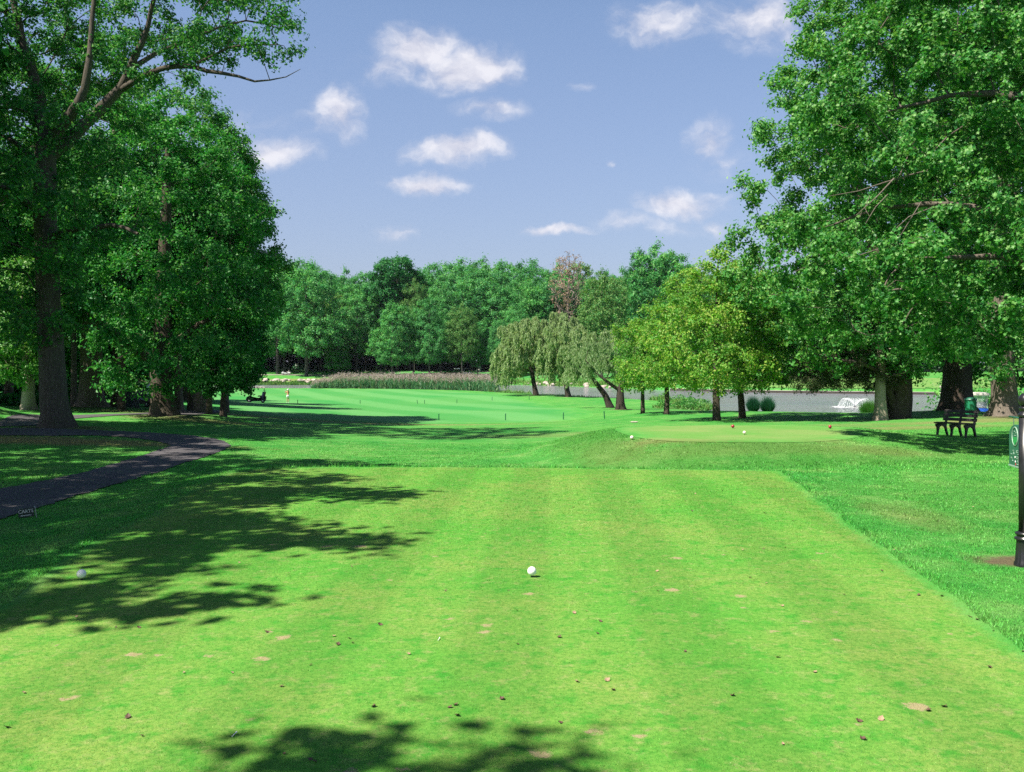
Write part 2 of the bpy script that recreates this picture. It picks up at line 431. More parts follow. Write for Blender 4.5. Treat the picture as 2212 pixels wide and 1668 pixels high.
def _fit():
    n = len(CT); P = CT[:, :2] / 50
    K = _phi(((P[:, None] - P[None]) ** 2).sum(-1)) + np.eye(n) * 2e-4
    Q = np.hstack([np.ones((n, 1)), P])
    A = np.block([[K, Q], [Q.T, np.zeros((3, 3))]])
    return np.linalg.solve(A, np.concatenate([CT[:, 2], np.zeros(3)]))
TW = _fit()
def tps(x, y):
    out = np.empty(x.shape); xf, yf, of = x.ravel(), y.ravel(), out.ravel()
    P = CT[:, :2] / 50
    for a in range(0, len(xf), 20000):
        X = xf[a:a + 20000] / 50; Y = yf[a:a + 20000] / 50
        d2 = (X[:, None] - P[:, 0]) ** 2 + (Y[:, None] - P[:, 1]) ** 2
        of[a:a + 20000] = _phi(d2) @ TW[:-3] + TW[-3] + TW[-2] * X + TW[-1] * Y
    return of.reshape(x.shape)
def sdist(x, y, poly):
    """signed distance to a closed polygon, negative inside"""
    p = np.array(poly, float); q = np.roll(p, -1, 0)
    d = np.full(x.shape, 1e18); ins = np.zeros(x.shape, bool)
    for (x1, y1), (x2, y2) in zip(p, q):
        ex, ey = x2 - x1, y2 - y1
        t = np.clip(((x - x1) * ex + (y - y1) * ey) / (ex * ex + ey * ey), 0, 1)
        d = np.minimum(d, (x - x1 - t * ex) ** 2 + (y - y1 - t * ey) ** 2)
        if y1 != y2:
            c = ((y1 > y) != (y2 > y)) & (x < ex * (y - y1) / ey + x1)
            ins ^= c
    return np.where(ins, -1, 1) * np.sqrt(d)
def smooth(x, a, b): t = np.clip((x - a) / (b - a), 0, 1); return t * t * (3 - 2 * t)
def chaikin(p, n=2, closed=True):
    p = np.array(p, float)
    for _ in range(n):
        q = np.roll(p, -1, 0)
        if closed: p = np.stack([.75 * p + .25 * q, .25 * p + .75 * q], 1).reshape(-1, 2)
        else:
            a, b = p[:-1], p[1:]
            m = np.stack([.75 * a + .25 * b, .25 * a + .75 * b], 1).reshape(-1, 2)
            p = np.vstack([p[:1], m, p[-1:]])
    return p
TEE = [gp(u, v, 0) for u, v in [(20, 1310), (170, 1180), (330, 1110), (450, 1036), (520, 1016), (650, 1009), (1100, 1010), (1400, 1014), (1672, 1017), (1690, 1020), (1745, 1062), (1830, 1130), (1950, 1215), (2100, 1320), (2212, 1405)]] + [(3.5, 2), (3.3, -4), (-4.2, -4), (-4.3, 2)]
TEE = chaikin(TEE, 2)
_q = []
for _a, _b in zip(TEE, np.roll(TEE, -1, 0)):
    _k = max(1, int(np.hypot(*(_b - _a)) / .3))
    _q += [_a + (_b - _a) * _i / _k for _i in range(_k)]
TEE = np.array(_q)
TEE += np.column_stack([np.sin(TEE[:, 1] * 2.3) + np.sin(TEE[:, 1] * 5.1 + 1), np.sin(TEE[:, 0] * 2.1) + np.sin(TEE[:, 0] * 4.7 + 2)]) * .022
FRONT = chaikin([gp(u, v, .3) for u, v in [(1318, 924), (1352, 940), (1420, 951), (1520, 954), (1700, 956), (1830, 950), (1885, 936), (1860, 925), (1760, 919), (1600, 917), (1400, 918)]], 2)
POND = chaikin([(100, 88), (60, 86), (44.7, 85.7), (38.9, 82.4), (33.8, 77.5), (27.6, 75), (22.3, 75.5), (18.7, 79), (15.4, 82), (14, 84.5), (17.0, 87.5), (20.3, 93.3), (20.6, 99), (19.8, 104), (18.2, 109), (13.7, 120), (8.9, 129), (4.3, 137.7), (-2.8, 155.6),
        (-7.1, 164.7), (-22.4, 177), (-38, 181), (-50, 184), (-80, 187), (-95, 200), (-85, 232), (-59.7, 227), (-48, 227), (-35, 232), (-5.4, 232), (2.7, 226), (14, 209), (26.3, 178), (40.9, 158), (55.8, 150), (68, 145), (78, 137), (100, 130)], 2)
FAIR = chaikin([(-62, 176), (-42, 176.5), (-24, 173), (-9, 160), (-4.6, 148), (-1.5, 135), (1.2, 122), (3.2, 108), (4.6, 92), (5.8, 75), (6.0, 64), (4.2, 60), (-1, 58.5), (-7, 58), (-14, 60), (-21, 64), (-31, 72), (-46, 100), (-60, 140)], 2)
MOUNDS = [(-17.2, 35, 3.2, .16), (-25, 55, 4, .18), (-17.6, 47, 3.2, .2), (22.6, 42, 3.2, .12), (24, 50, 3, .14), (-26, 43, 2.4, .95), (-15.9, 48.6, 2.0, .12), (8.3, 70, 2.5, .12)]
def height(x, y):
    x = np.asarray(x, float); y = np.asarray(y, float)
    h = tps(x, y)
    for cx, cy, r, a in MOUNDS: h = h + a * np.exp(-((x - cx) ** 2 + (y - cy) ** 2) / (r * r))
    far = y > 60
    d = np.where(~far, 0, 1e3)
    near = ~far
    dt = np.full(x.shape, 1e3); df = np.full(x.shape, 1e3)
    dt[near] = sdist(x[near], y[near], TEE); df[near] = sdist(x[near], y[near], FRONT)
    fall = np.where(x > 2.5 + .1 * y, 1.2, 2.0)
    fall = np.where(y > 19.5, 1.1, fall)
    h = h * smooth(dt, 0.02, fall) 
    tt = smooth(df, -.4, 2.9 + 1.3 * smooth(y, 23.5, 29))
    h = np.where(df < 6, .3 * (1 - tt) + h * tt, h)
    s = np.full(x.shape, 50.0); pk = (y > 60) & (y < 260) & (x > -130) & (x < 130)
    s[pk] = sdist(x[pk], y[pk], POND)
    k = smooth(s, -2.4, 2.2)
    h = np.where(s < 2.2, (ZW - .9) * (1 - k) + np.maximum(h, ZW + .28) * k, h)
    return h
def H(x, y): return float(height(np.array([x], float), np.array([y], float))[0])

def grow_axis(a, b, s0, g):
    out = [a]; s = s0
    while out[-1] < b: out.append(out[-1] + s); s *= g
    return out
ys = list(np.arange(-16, 30, .25)) + grow_axis(30, 130, .27, 1.012) 
ys += list(np.arange(ys[-1] + 1.2, 262, 1.2)); ys += grow_axis(ys[-1] + 2, 2500, 3, 1.12)
xr = list(np.arange(0, 24, .33)); xr += grow_axis(24.4, 90, .45, 1.018); xr += grow_axis(xr[-1] + 2, 1800, 3, 1.13)
xs = sorted(set([-v for v in xr[1:]] + xr))
GX, GY = np.meshgrid(np.array(xs), np.array(ys))
GZ = height(GX, GY)
nx, ny = len(xs), len(ys)
V = np.stack([GX, GY, GZ], -1).reshape(-1, 3)
ii = (np.arange(ny - 1)[:, None] * nx + np.arange(nx - 1)[None]).ravel()
Fq = np.stack([ii, ii + 1, ii + nx + 1, ii + nx], 1)
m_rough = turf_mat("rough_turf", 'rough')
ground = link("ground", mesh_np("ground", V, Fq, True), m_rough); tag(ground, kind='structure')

def sheet(name, poly, off, m, step, hf=height, taper=0.0):
    """polygon filled with a fine triangulation and laid on the ground"""
    poly = np.asarray(poly, float)
    pts = []
    for a, b in zip(poly, np.roll(poly, -1, 0)):
        k = max(1, int(np.hypot(*(b - a)) / step))
        for i in range(k): pts.append(a + (b - a) * i / k)
    pts = np.array(pts); n = len(pts)
    x0, y0 = pts.min(0); x1, y1 = pts.max(0)
    gx, gy = np.meshgrid(np.arange(x0, x1, step), np.arange(y0, y1, step))
    inn = sdist(gx, gy, poly) < -step * .45
    allp = np.vstack([pts, np.stack([gx[inn], gy[inn]], 1)])
    res = geometry.delaunay_2d_cdt([Vector(p) for p in allp], [], [list(range(n))], 1, 1e-5)
    vv = np.array([(p.x, p.y) for p in res[0]])
    ed = -sdist(vv[:, 0], vv[:, 1], poly)
    z = hf(vv[:, 0], vv[:, 1]) + (off if not taper else .006 + (off - .006) * smooth(ed, 0, taper))
    tri = np.array([f for f in res[2] if len(f) == 3])
    V = np.column_stack([vv, z])
    e1 = V[tri[:, 1]] - V[tri[:, 0]]; e2 = V[tri[:, 2]] - V[tri[:, 0]]
    flip = np.cross(e1, e2)[:, 2] < 0
    tri[flip] = tri[flip][:, ::-1]
    me = mesh_np(name, V, tri, True)
    at_ = me.attributes.new('edge', 'FLOAT', 'POINT'); at_.data.foreach_set('value', np.maximum(ed, 0).astype(np.float32))
    return tag(link(name, me, m), kind='structure')
sheet("tee_turf", TEE, .006, turf_mat("tee_turf", 'tee', soft=.22), .16)
sheet("forward_tee_turf", FRONT, .008, turf_mat("forward_tee_turf", 'front', soft=1.1), .3)
sheet("fairway", FAIR, .035, turf_mat("fairway_turf", 'fairway', soft=3.2), 1.2, taper=3.0)

# asphalt cart paths
def asphalt():
    m, t, b = new_mat("asphalt")
    g = t.n('ShaderNodeNewGeometry'); pos = g.outputs['Position']
    n1 = t.noise(pos, .5, 4.0, .6); n2 = t.noise(pos, 60.0, 3.0, .8)
    col = t.mix(t.range(n1, .35, .65), (0.062, 0.058, 0.068), (0.092, 0.085, 0.092))
    col = t.mix(t.range(n2, .4, .75, 0, .5), col, (0.13, 0.12, 0.12))
    vo = t.n('ShaderNodeTexVoronoi', feature='DISTANCE_TO_EDGE'); vo.inputs['Scale'].default_value = .38
    t.set(vo.inputs['Vector'], t.vmath('ADD', pos, t.vmath('MULTIPLY', t.noise(pos, 1.6, 4.0, .7, out=1), (1.2, 1.2, 0))))
    col = t.mix(t.range(vo.outputs['Distance'], .012, .002, 0, .8), col, (.018, .017, .018))
    col = t.mix(t.range(t.noise(pos, 1.1, 3.0, .6), .58, .7, 0, .5), col, (.045, .042, .045))
    t.set(b.inputs['Base Color'], col); b.inputs['Roughness'].default_value = .85; b.inputs['Specular IOR Level'].default_value = .25
    bp = t.n('ShaderNodeBump'); bp.inputs['Strength'].default_value = .6; bp.inputs['Distance'].default_value = .008
    t.set(bp.inputs['Height'], n2); t.set(b.inputs['Normal'], bp.outputs[0])
    return m
m_asph = asphalt()
RP = [(-260, 1235), (-100, 1160), (0, 1124), (100, 1092), (200, 1061), (330, 1026), (420, 994), (478, 976), (500, 963), (482, 951), (420, 942), (330, 935.5), (230, 931), (150, 928), (60, 926), (-120, 925)]
LP = [(-260, 1130), (-100, 1085), (0, 1057), (100, 1039), (190, 1020), (270, 996), (330, 977), (360, 968), (368, 962.5), (355, 957), (318, 950), (260, 944), (190, 939.5), (110, 939), (20, 940), (-120, 942)]
def path_pt(u, v):
    z = -.3
    for _ in range(12): x, y = gp(u, v, z); z = H(x, y)
    return (x, y)
rge = np.random.default_rng(2)
pr = chaikin([path_pt(*p) for p in RP], 2, False); pl = chaikin([path_pt(*p) for p in LP], 2, False)
pr = chaikin(pr, 1, False); pl = chaikin(pl, 1, False); pr = pr + rge.normal(0, .035, pr.shape); pl = pl + rge.normal(0, .035, pl.shape)
sheet("cart_path", np.vstack([pr, pl[::-1]]), .02, m_asph, .4)
def ribbon(c, wd):
    c = chaikin(c, 2, False); t = np.gradient(c, axis=0); t /= np.linalg.norm(t, axis=1)[:, None]
    n = np.stack([-t[:, 1], t[:, 0]], 1) * wd / 2
    return np.vstack([c + n, (c - n)[::-1]])
sheet("cart_path_branch", ribbon([(-19.3, 36.0), (-20.2, 38.5), (-22.0, 42.5), (-21.5, 45.8), (-19.4, 49.8), (-18.6, 55), (-20.6, 62), (-22.5, 70), (-26, 82), (-34, 100)], 2.3), .024, m_asph, .5)
m_gravel = plain("gravel", (.22, .2, .17), .9, var=.3, scale=3)
sheet("far_path", ribbon([(-95, 247), (-62, 246.5), (-50, 245.5), (-40, 243.5), (-28, 246), (-10, 258), (10, 268)], 3.0), .05, m_gravel, 1.2)
far_lawn = chaikin([(-40, 250), (-12, 241.5), (20, 240), (40, 244), (40, 272), (0, 275), (-38, 268)], 2)
sheet("far_lawn", far_lawn, .05, turf_mat("far_lawn_turf", 'fairway'), 2.0)
bank = chaikin([(30, 186), (42, 162.5), (57, 154), (70, 148.5), (82, 141), (100, 140), (110, 200), (60, 215), (28, 205)], 2)
sheet("far_bank_lawn", bank, .05, turf_mat("far_bank_turf", 'front'), 2.0)

# ------------------------------------------------------------------ water
def water_mat():
    m, t, b = new_mat("pond_water")
    g = t.n('ShaderNodeNewGeometry'); pos = g.outputs['Position']
    b.inputs['Base Color'].default_value = (0.185, 0.20, 0.22, 1)
    b.inputs['Roughness'].default_value = .1; b.inputs['IOR'].default_value = 1.33
    b.inputs['Specular IOR Level'].default_value = .5
    n1 = t.noise(t.mapping(pos, (.7, 1.0, 1)), 2.4, 4.0, .6, .4); n2 = t.noise(t.mapping(pos, (.5, 1, 1)), .35, 3.0, .5)
    calm = t.range(t.noise(pos, .045, 2.0, .5), .40, .6, .25, 1.0)
    bp = t.n('ShaderNodeBump'); bp.inputs['Distance'].default_value = .6
    t.set(bp.inputs['Strength'], t.math('MULTIPLY', calm, .95))
    t.set(bp.inputs['Height'], t.math('ADD', n1, t.math('MULTIPLY', n2, .8))); t.set(b.inputs['Normal'], bp.outputs[0])
    return m
px_, py_ = np.array(POND).T
wp = [(-110, 60), (125, 60), (125, 250), (-110, 250)]
wpoly = np.array(POND); cen = wpoly.mean(0)
def offset_poly(p, d):
    t = np.roll(p, -1, 0) - np.roll(p, 1, 0); t /= np.linalg.norm(t, axis=1)[:, None]
    n = np.stack([t[:, 1], -t[:, 0]], 1)
    area = 0.5 * np.sum(p[:, 0] * np.roll(p[:, 1], -1) - np.roll(p[:, 0], -1) * p[:, 1])
    return p + n * d * (1 if area > 0 else -1)
wv = [(x, y, ZW) for x, y in offset_poly(wpoly, 1.6)]
wm = bpy.data.meshes.new("pond_water"); wm.from_pydata(wv, [], [tuple(range(len(wv)))]); wm.update()
if wm.polygons[0].normal.z < 0: wm.flip_normals()
tag(link("pond_water", wm, water_mat()), kind='structure')

# ------------------------------------------------------------------ grass blades near the camera
def blades(name, xy, hh, ww, lean, rng, m, off=0.0, zf=None):
    n = len(xy)
    z = (height(xy[:, 0], xy[:, 1]) if zf is None else zf) + off
    base = np.column_stack([xy, z - .002])
    a = rng.uniform(0, 2 * np.pi, n); d = np.column_stack([np.cos(a), np.sin(a), np.zeros(n)])
    b = rng.uniform(0, 2 * np.pi, n); l = np.column_stack([np.cos(b), np.sin(b), np.zeros(n)]) * (rng.uniform(.1, 1, n) * lean * hh)[:, None]
    tip = base + l; tip[:, 2] += hh
    V = np.stack([base - d * ww[:, None] / 2, base + d * ww[:, None] / 2, tip], 1).reshape(-1, 3)
    Fc = np.arange(3 * n).reshape(-1, 3)
    return link(name, mesh_np(name, V, Fc), m)
rng = np.random.default_rng(7)
def scatter(n, x0, x1, y0, y1, keep, pw):
    """points thinning with distance, inside the view wedge"""
    out = []
    tot = 0
    while tot < n:
        k = n
        y = y0 * (y1 / y0) ** (rng.uniform(0, 1, k) ** pw)
        x = rng.uniform(-.8, .8, k) * (y + 1.5)
        p = np.column_stack([x, y]); p = p[(x > x0) & (x < x1)]
        p = p[keep(p)]
        out.append(p); tot += len(p)
    return np.vstack(out)[:n]
m_tb = turf_mat("tee_blade", 'tee', True)
p = scatter(640000, -9, 9, 3.4, 21, lambda p: sdist(p[:, 0], p[:, 1], TEE) < 0, 1.0)
n = len(p)
o = blades("tee_grass", p, rng.uniform(.006, .016, n) * np.clip(p[:, 1] / 9, .9, 1.6), rng.uniform(.003, .0055, n) * np.clip(p[:, 1] / 8, .8, 2.2), 1.6, rng, m_tb, .004, np.zeros(n))
tag(o, "short mown light green grass on the near tee", "grass", kind='stuff')
m_rb = turf_mat("rough_blade", 'rough', True)
patn = path_poly = np.vstack([pr, pl[::-1]])
def rough_ok(p):
    return (sdist(p[:, 0], p[:, 1], TEE) > -.015) & (sdist(p[:, 0], p[:, 1], path_poly) > -.05) & (sdist(p[:, 0], p[:, 1], FRONT) > 0) & (np.hypot(p[:, 0] - 5.8, p[:, 1] - 10.5) > .42)
p = scatter(860000, -34, 34, 4.0, 36, rough_ok, .95)
n = len(p)
dt = sdist(p[:, 0], p[:, 1], TEE)
tuft = .75 + .5 * np.sin(p[:, 0] * 9 + 3 * np.sin(p[:, 1] * 4)) * np.sin(p[:, 1] * 7 + 2 * np.sin(p[:, 0] * 5))
hh = rng.uniform(.013, .033, n) * np.clip(tuft, .5, 1.4) * np.where(dt < .13, 1.9, 1.0)
hh *= np.where((p[:, 1] > 20.2) & (p[:, 1] < 22), 1.8, 1.0)
o = blades("rough_grass", p, hh, rng.uniform(.004, .008, n) * np.clip(p[:, 1] / 8, .8, 3.0), 1.0, rng, m_rb)
tag(o, "longer tufted green grass round the teeing grounds", "grass", kind='stuff')

# ------------------------------------------------------------------ trees
LEAF4 = np.array([(-.5, 0), (0, .5), (.5, 0), (0, -.5)])
LEAFM = np.array([(-.5, 0), (-.28, .34), (-.1, .17), (.06, .5), (.17, .17), (.5, 0), (.17, -.17), (.06, -.5), (-.1, -.17), (-.28, -.34)])
def rand_dir(rng, n):
    v = rng.normal(size=(n, 3)); return v / np.linalg.norm(v, axis=1)[:, None]
def norm(v): return v / (np.linalg.norm(v, axis=1)[:, None] + 1e-9)
def leaf_mesh(name, P, N, size, rng, lobed=False, aspect=.62, T=None, shape=None):
    n = len(P)
    if T is None: T = rand_dir(rng, n)
    T = norm(T - N * (T * N).sum(1)[:, None]); B = np.cross(N, T)
    L = size * rng.uniform(.65, 1.3, n)
    sh = LEAFM if lobed else LEAF4
    asp = 1.05 if lobed else aspect
    fold = np.abs(sh[:, 1]) * .28
    V = (P[:, None] + T[:, None] * (sh[None, :, 0] * L[:, None])[..., None] + B[:, None] * (sh[None, :, 1] * asp * L[:, None])[..., None]
         + N[:, None] * (fold[None] * L[:, None])[..., None])
    k = len(sh)
    return mesh_np(name, V.reshape(-1, 3), np.arange(n * k).reshape(n, k))

def attract(rng, blobs, spacing, shell=.5, maxn=900, bough=None):
    C = np.array([b[0] for b in blobs]); Rr = np.array([b[1] for b in blobs])
    vol = Rr.prod(1); vol = vol / vol.sum()
    acc = np.zeros((0, 3)); fails = 0
    bc = attract(rng, blobs, bough[0], .75, 400) if bough else None
    while len(acc) < maxn and fails < 60:
        k = 200
        bi = rng.choice(len(blobs), k, p=vol)
        d = rand_dir(rng, k); r = rng.uniform(0, 1, k) ** (1 / 3.0)
        r = np.where(rng.uniform(size=k) < shell, .72 + .28 * r, r)
        r = r * (1 + rng.normal(0, .09, k))
        pts = C[bi] + d * r[:, None] * Rr[bi]
        got = 0
        if bc is not None:
            dd = pts[:, None] - bc[None]
            pts = pts[(((dd[..., :2] ** 2).sum(-1)) / bough[1] ** 2 + dd[..., 2] ** 2 / bough[2] ** 2).min(1) < 1]
        for q in pts:
            if len(acc) == 0 or ((acc - q) ** 2).sum(1).min() > spacing * spacing:
                acc = np.vstack([acc, q]); got += 1
                if len(acc) >= maxn: break
        fails += (got < 3)
    return acc

def tube_np(Vs, Fs, pts, rad, n, rng=None, rough=0.0, flare=0.0, lobes=6):
    pts = np.asarray(pts, float); m = len(pts); rad = np.asarray(rad, float)
    t = np.gradient(pts, axis=0); t = norm(t)
    ref = np.array([.21, .13, .97]) if abs(t[:, 2]).mean() < .8 else np.array([.97, .2, .1])
    a = norm(np.cross(t, ref)); b = np.cross(t, a)
    an = 2 * np.pi * np.arange(n) / n
    rr = np.repeat(rad[:, None], n, 1)
    if flare:
        hgt = pts[:, 2] - pts[0, 2]
        ph = rng.uniform(0, 6.28)
        rr = rr * (1 + flare * np.exp(-hgt / .45)[:, None] * (.55 + .45 * np.cos(lobes * an + ph)[None] + .3 * np.cos(3 * an + 2 * ph)[None]))
        rr = rr * (1 + .05 * np.cos(5 * an + ph)[None] + .04 * np.cos(9 * an - ph + hgt[:, None] * .3))
    if rough and rng is not None: rr = rr * (1 + rng.normal(0, rough, rr.shape))
    V = pts[:, None] + a[:, None] * (np.cos(an)[None] * rr)[..., None] + b[:, None] * (np.sin(an)[None] * rr)[..., None]
    base = sum(len(v) for v in Vs)
    Vs.append(V.reshape(-1, 3))
    i = np.arange(m - 1)[:, None] * n; k = np.arange(n)[None]; k2 = (k + 1) % n
    Fs.append((base + np.stack([i + k, i + k2, i + n + k2, i + n + k], -1)).reshape(-1, 4))

def resample(pts, step):
    pts = np.asarray(pts, float); d = np.r_[0, np.cumsum(np.linalg.norm(np.diff(pts[:, :3], axis=0), axis=1))]
    n = max(3, int(d[-1] / step) + 1); s = np.linspace(0, d[-1], n)
    q = np.column_stack([np.interp(s, d, pts[:, j]) for j in range(pts.shape[1])])
    for _ in range(2): q[1:-1] = .25 * q[:-2] + .5 * q[1:-1] + .25 * q[2:]
    return q

def make_tree(name, seed, trunk, blobs, spacing, size, twigs=9, per=26, cr=None, limbs=(), tip=.012, lobed=False, shell=.5, maxn=700,
              up=.5, droop=0.0, willow=False, bare=False, sides=14, flare=.55, aspect=.62, attractors=None, zflat=.6, twig_r=.008, bough=None):
    """trunk and limbs are polylines of (x, y, z, radius); blobs are (centre, radii). Returns a trunk mesh and a crown mesh."""
    rng = np.random.default_rng(seed)
    Vs, Fs = [], []
    tp = resample(trunk, .35 if flare else 1.0)
    wob = rng.normal(0, 1, (len(tp), 2)).cumsum(0) * .01
    tp[:, :2] += wob - wob[0]
    tube_np(Vs, Fs, tp[:, :3], tp[:, 3], sides, rng, .012, flare)
    nodes = [q[:3] for q in tp]; par = [-1] + list(range(len(tp) - 1)); spec = [q[3] for q in tp]
    first = int(len(tp) * .3)
    open_from = [first]
    usable = [i >= first for i in range(len(tp))]
    for lb in limbs:
        lp = resample(lb, .6)
        lp[:, :3] += rng.normal(0, .03, (len(lp), 3))
        tube_np(Vs, Fs, lp[:, :3], lp[:, 3], 9, rng, .02)
        prev = int(np.argmin(((np.array(nodes) - lp[0, :3]) ** 2).sum(1)))
        for q in lp:
            nodes.append(q[:3]); par.append(prev); spec.append(q[3]); usable.append(True); prev = len(nodes) - 1
    A = attract(rng, blobs, spacing, shell, maxn, bough) if attractors is None else attractors
    N = np.array(nodes); tipn = N[len(tp) // 2]
    order = np.argsort(((A[:, None] - N[None]) ** 2).sum(-1).min(1))
    paths = []
    for ai in order:
        q = A[ai]
        N = np.array(nodes); dv = q - N; dist = np.linalg.norm(dv, axis=1) + 1e-6
        cost = dist * (1 + .9 * np.clip((-dv[:, 2] + (.25 - droop) * np.hypot(dv[:, 0], dv[:, 1])) / dist, 0, 1))
        cost[~np.array(usable)] = 1e9
        b = int(np.argmin(cost)); L = dist[b]
        k = max(2, int(L / .7) + 1)
        s = np.linspace(0, 1, k + 1)[1:]
        seg = N[b] + (q - N[b]) * s[:, None]
        bow = np.sin(np.pi * s) * L * (.10 if not willow else .2)
        seg[:, 2] += bow * rng.uniform(.2, 1.2)
        side = rng.normal(0, 1, 3); seg += np.outer(np.sin(np.pi * s) * L * .07, side) + rng.normal(0, .02 * min(1, L), seg.shape)
        ids = [b]
        for z in seg:
            nodes.append(z); par.append(ids[-1]); spec.append(0); usable.append(True); ids.append(len(nodes) - 1)
        paths.append(ids)
    acc = np.zeros(len(nodes))
    ch = np.zeros(len(nodes), int)
    for i in range(len(nodes) - 1, -1, -1):
        if ch[i] == 0: acc[i] += tip ** 2.3
        if par[i] >= 0: acc[par[i]] += acc[i]; ch[par[i]] += 1
    rad = acc ** (1 / 2.3)
    rad = np.where(np.array(spec) > 0, np.array(spec), rad)
    N = np.array(nodes)
    for ids in paths:
        r = rad[ids].copy(); r[0] = min(r[0], r[1] * 1.25); r = np.minimum.accumulate(r)
        tube_np(Vs, Fs, N[ids], r, 7 if r[0] > .05 else 5)
    # leafy twigs
    if cr is None: cr = spacing * .85
    n = len(A)
    cen = A.mean(0); outw = norm(A - cen)
    td = rand_dir(rng, n * twigs); td[:, 2] *= zflat
    ow = np.repeat(outw, twigs, 0)
    td = norm(td + .35 * ow)
    c0 = np.repeat(A, twigs, 0)
    tl = cr * rng.uniform(.35, 1.05, n * twigs)
    if willow:
        # long hanging withes
        hang = rng.uniform(.6, 1.0, n * twigs) * np.repeat(rng.uniform(.7, 1.3, n), twigs) * willow
        c1 = c0 + td * (tl * .5)[:, None]; c1[:, 2] -= hang
        s = rng.uniform(0, 1, (n * twigs, per))
        hp = td * (tl * .5)[:, None]
        Pn = c0[:, None] + hp[:, None] * np.sqrt(s)[..., None]
        Pn[..., 2] -= hang[:, None] * s ** 1.5
        Pn = Pn.reshape(-1, 3) + rng.normal(0, .05, (n * twigs * per, 3))
        T = np.tile(np.array([0, 0, -1.0]), (len(Pn), 1)) + rng.normal(0, .35, Pn.shape)
        Nn = norm(rng.normal(0, 1, Pn.shape) * np.array([1, 1, .4]) + np.array([0, 0, .4]))
        crown = leaf_mesh(name + "_crown", Pn, Nn, size, rng, aspect=.3, T=T)
    else:
        c1 = c0 + td * tl[:, None]; c1[:, 2] -= tl * .15
        if twig_r:
            tv = []; tf = []; base = sum(len(v) for v in Vs)
            sidev = norm(np.cross(td, rand_dir(rng, len(td)))) * twig_r
            Vt = np.stack([c0 - sidev, c0 + sidev, c1], 1)
            b2 = np.stack([c0 - np.cross(td, sidev), c0 + np.cross(td, sidev), c1], 1)
            Vs.append(np.concatenate([Vt, b2], 0).reshape(-1, 3))
            kk = base + np.arange(len(Vt) * 2 * 3).reshape(-1, 3)
            Fs.append(np.column_stack([kk, kk[:, 2]]))
        s = rng.uniform(.25, 1.12, (n * twigs, per))
        Pn = (c0[:, None] + (c1 - c0)[:, None] * s[..., None]).reshape(-1, 3) + rng.normal(0, size * .75, (n * twigs * per, 3))
        loc = norm(Pn - np.repeat(A, twigs * per, 0))
        Nn = norm(loc * .55 + np.array([0, 0, up]) + rand_dir(rng, len(Pn)) * .75 + np.repeat(outw, twigs * per, 0) * .2)
        if bare:
            keep = rng.uniform(size=len(Pn)) < np.repeat(np.where((A[:, 0] < -1.2) & (rng.uniform(size=n) < bare), .4, .012), twigs * per)
            Pn, Nn = Pn[keep], Nn[keep]
        crown = leaf_mesh(name + "_crown", Pn, Nn, size, rng, lobed, aspect=aspect)
    V = np.concatenate(Vs)
    quads = np.concatenate(Fs)
    tri = quads[:, 2] == quads[:, 3]
    me = bpy.data.meshes.new(name + "_trunk")
    me.vertices.add(len(V)); me.vertices.foreach_set('co', V.astype(np.float32).ravel())
    q4 = quads[~tri]; t3 = quads[tri][:, :3]
    li = np.concatenate([q4.ravel(), t3.ravel()]).astype(np.int32)
    ls = np.concatenate([np.arange(len(q4)) * 4, len(q4) * 4 + np.arange(len(t3)) * 3]).astype(np.int32)
    me.loops.add(len(li)); me.loops.foreach_set('vertex_index', li)
    me.polygons.add(len(ls)); me.polygons.foreach_set('loop_start', ls)
    me.update(calc_edges=True); me.shade_smooth()
    return me, crown

def B(u, v, Y, ru, rv, rd): return (tuple(at(u, v, Y)), (ru * Y / F, rd, rv * Y / F))
def W(u, v, Y, wpx): return (*at(u, v, Y), wpx * Y / F / 2)
def plant(name, label, group, base, tree, bark, leaf, scale=None, rotz=0.0, cat="tree"):
    """a thing (Empty at the base of the trunk) with trunk and crown as its parts"""
    r = thing(name, label, cat, base, rotz, group)
    t = link("trunk", tree[0], bark, r); c = link("crown", tree[1], leaf, r)
    if scale is not None: r.scale = scale
    return r
def hero(name, label, group, base_uvY, seed, trunk, blobs, spacing, size, bark, leaf, limbs=(), **kw):
    u, v, Y = base_uvY
    x = (u - UC) * Y / F; z = H(x, Y)
    b = np.array([x, Y, z])
    tr = [(p[0] - b[0], p[1] - b[1], p[2] - b[2], p[3]) for p in trunk]
    tr[0] = (0, 0, -.12, tr[0][3])
    bl = [((c[0] - b[0], c[1] - b[1], c[2] - b[2]), r) for c, r in blobs]
    lm = [[(p[0] - b[0], p[1] - b[1], p[2] - b[2], p[3]) for p in l] for l in limbs]
    t = make_tree(name, seed, tr, bl, spacing, size, limbs=lm, **kw)
    return plant(name, label, group, tuple(b), t, bark, leaf)

bark_grey = bark_mat("bark_grey", (.15, .125, .105), (.27, .235, .20))
bark_dark = bark_mat("bark_dark", (.085, .066, .054), (.17, .14, .115))
bark_pale = bark_mat("bark_pale", (.34, .29, .23), (.5, .43, .35), 1.4)
bark_small = bark_mat("bark_small", (.085, .068, .055), (.15, .125, .10), 2.2)
bark_far = bark_mat("bark_far", (.075, .065, .06), (.14, .125, .11), .8)
bark_willow = bark_mat("bark_willow", (.05, .04, .034), (.10, .085, .07))
bark_oak = bark_mat("bark_oak", (.095, .08, .068), (.19, .165, .14))
bark_dead = bark_mat("bark_dead", (.19, .15, .14), (.30, .25, .23), .8)
leaf_oak = leaf_mat("leaf_oak", [(.018, .13, .034), (.035, .195, .038), (.07, .26, .046), (.16, .34, .08)], .36, .5, .32)
leaf_maple = leaf_mat("leaf_maple", [(.012, .115, .034), (.022, .17, .038), (.038, .22, .043), (.085, .28, .06)], .36, .5, .3)
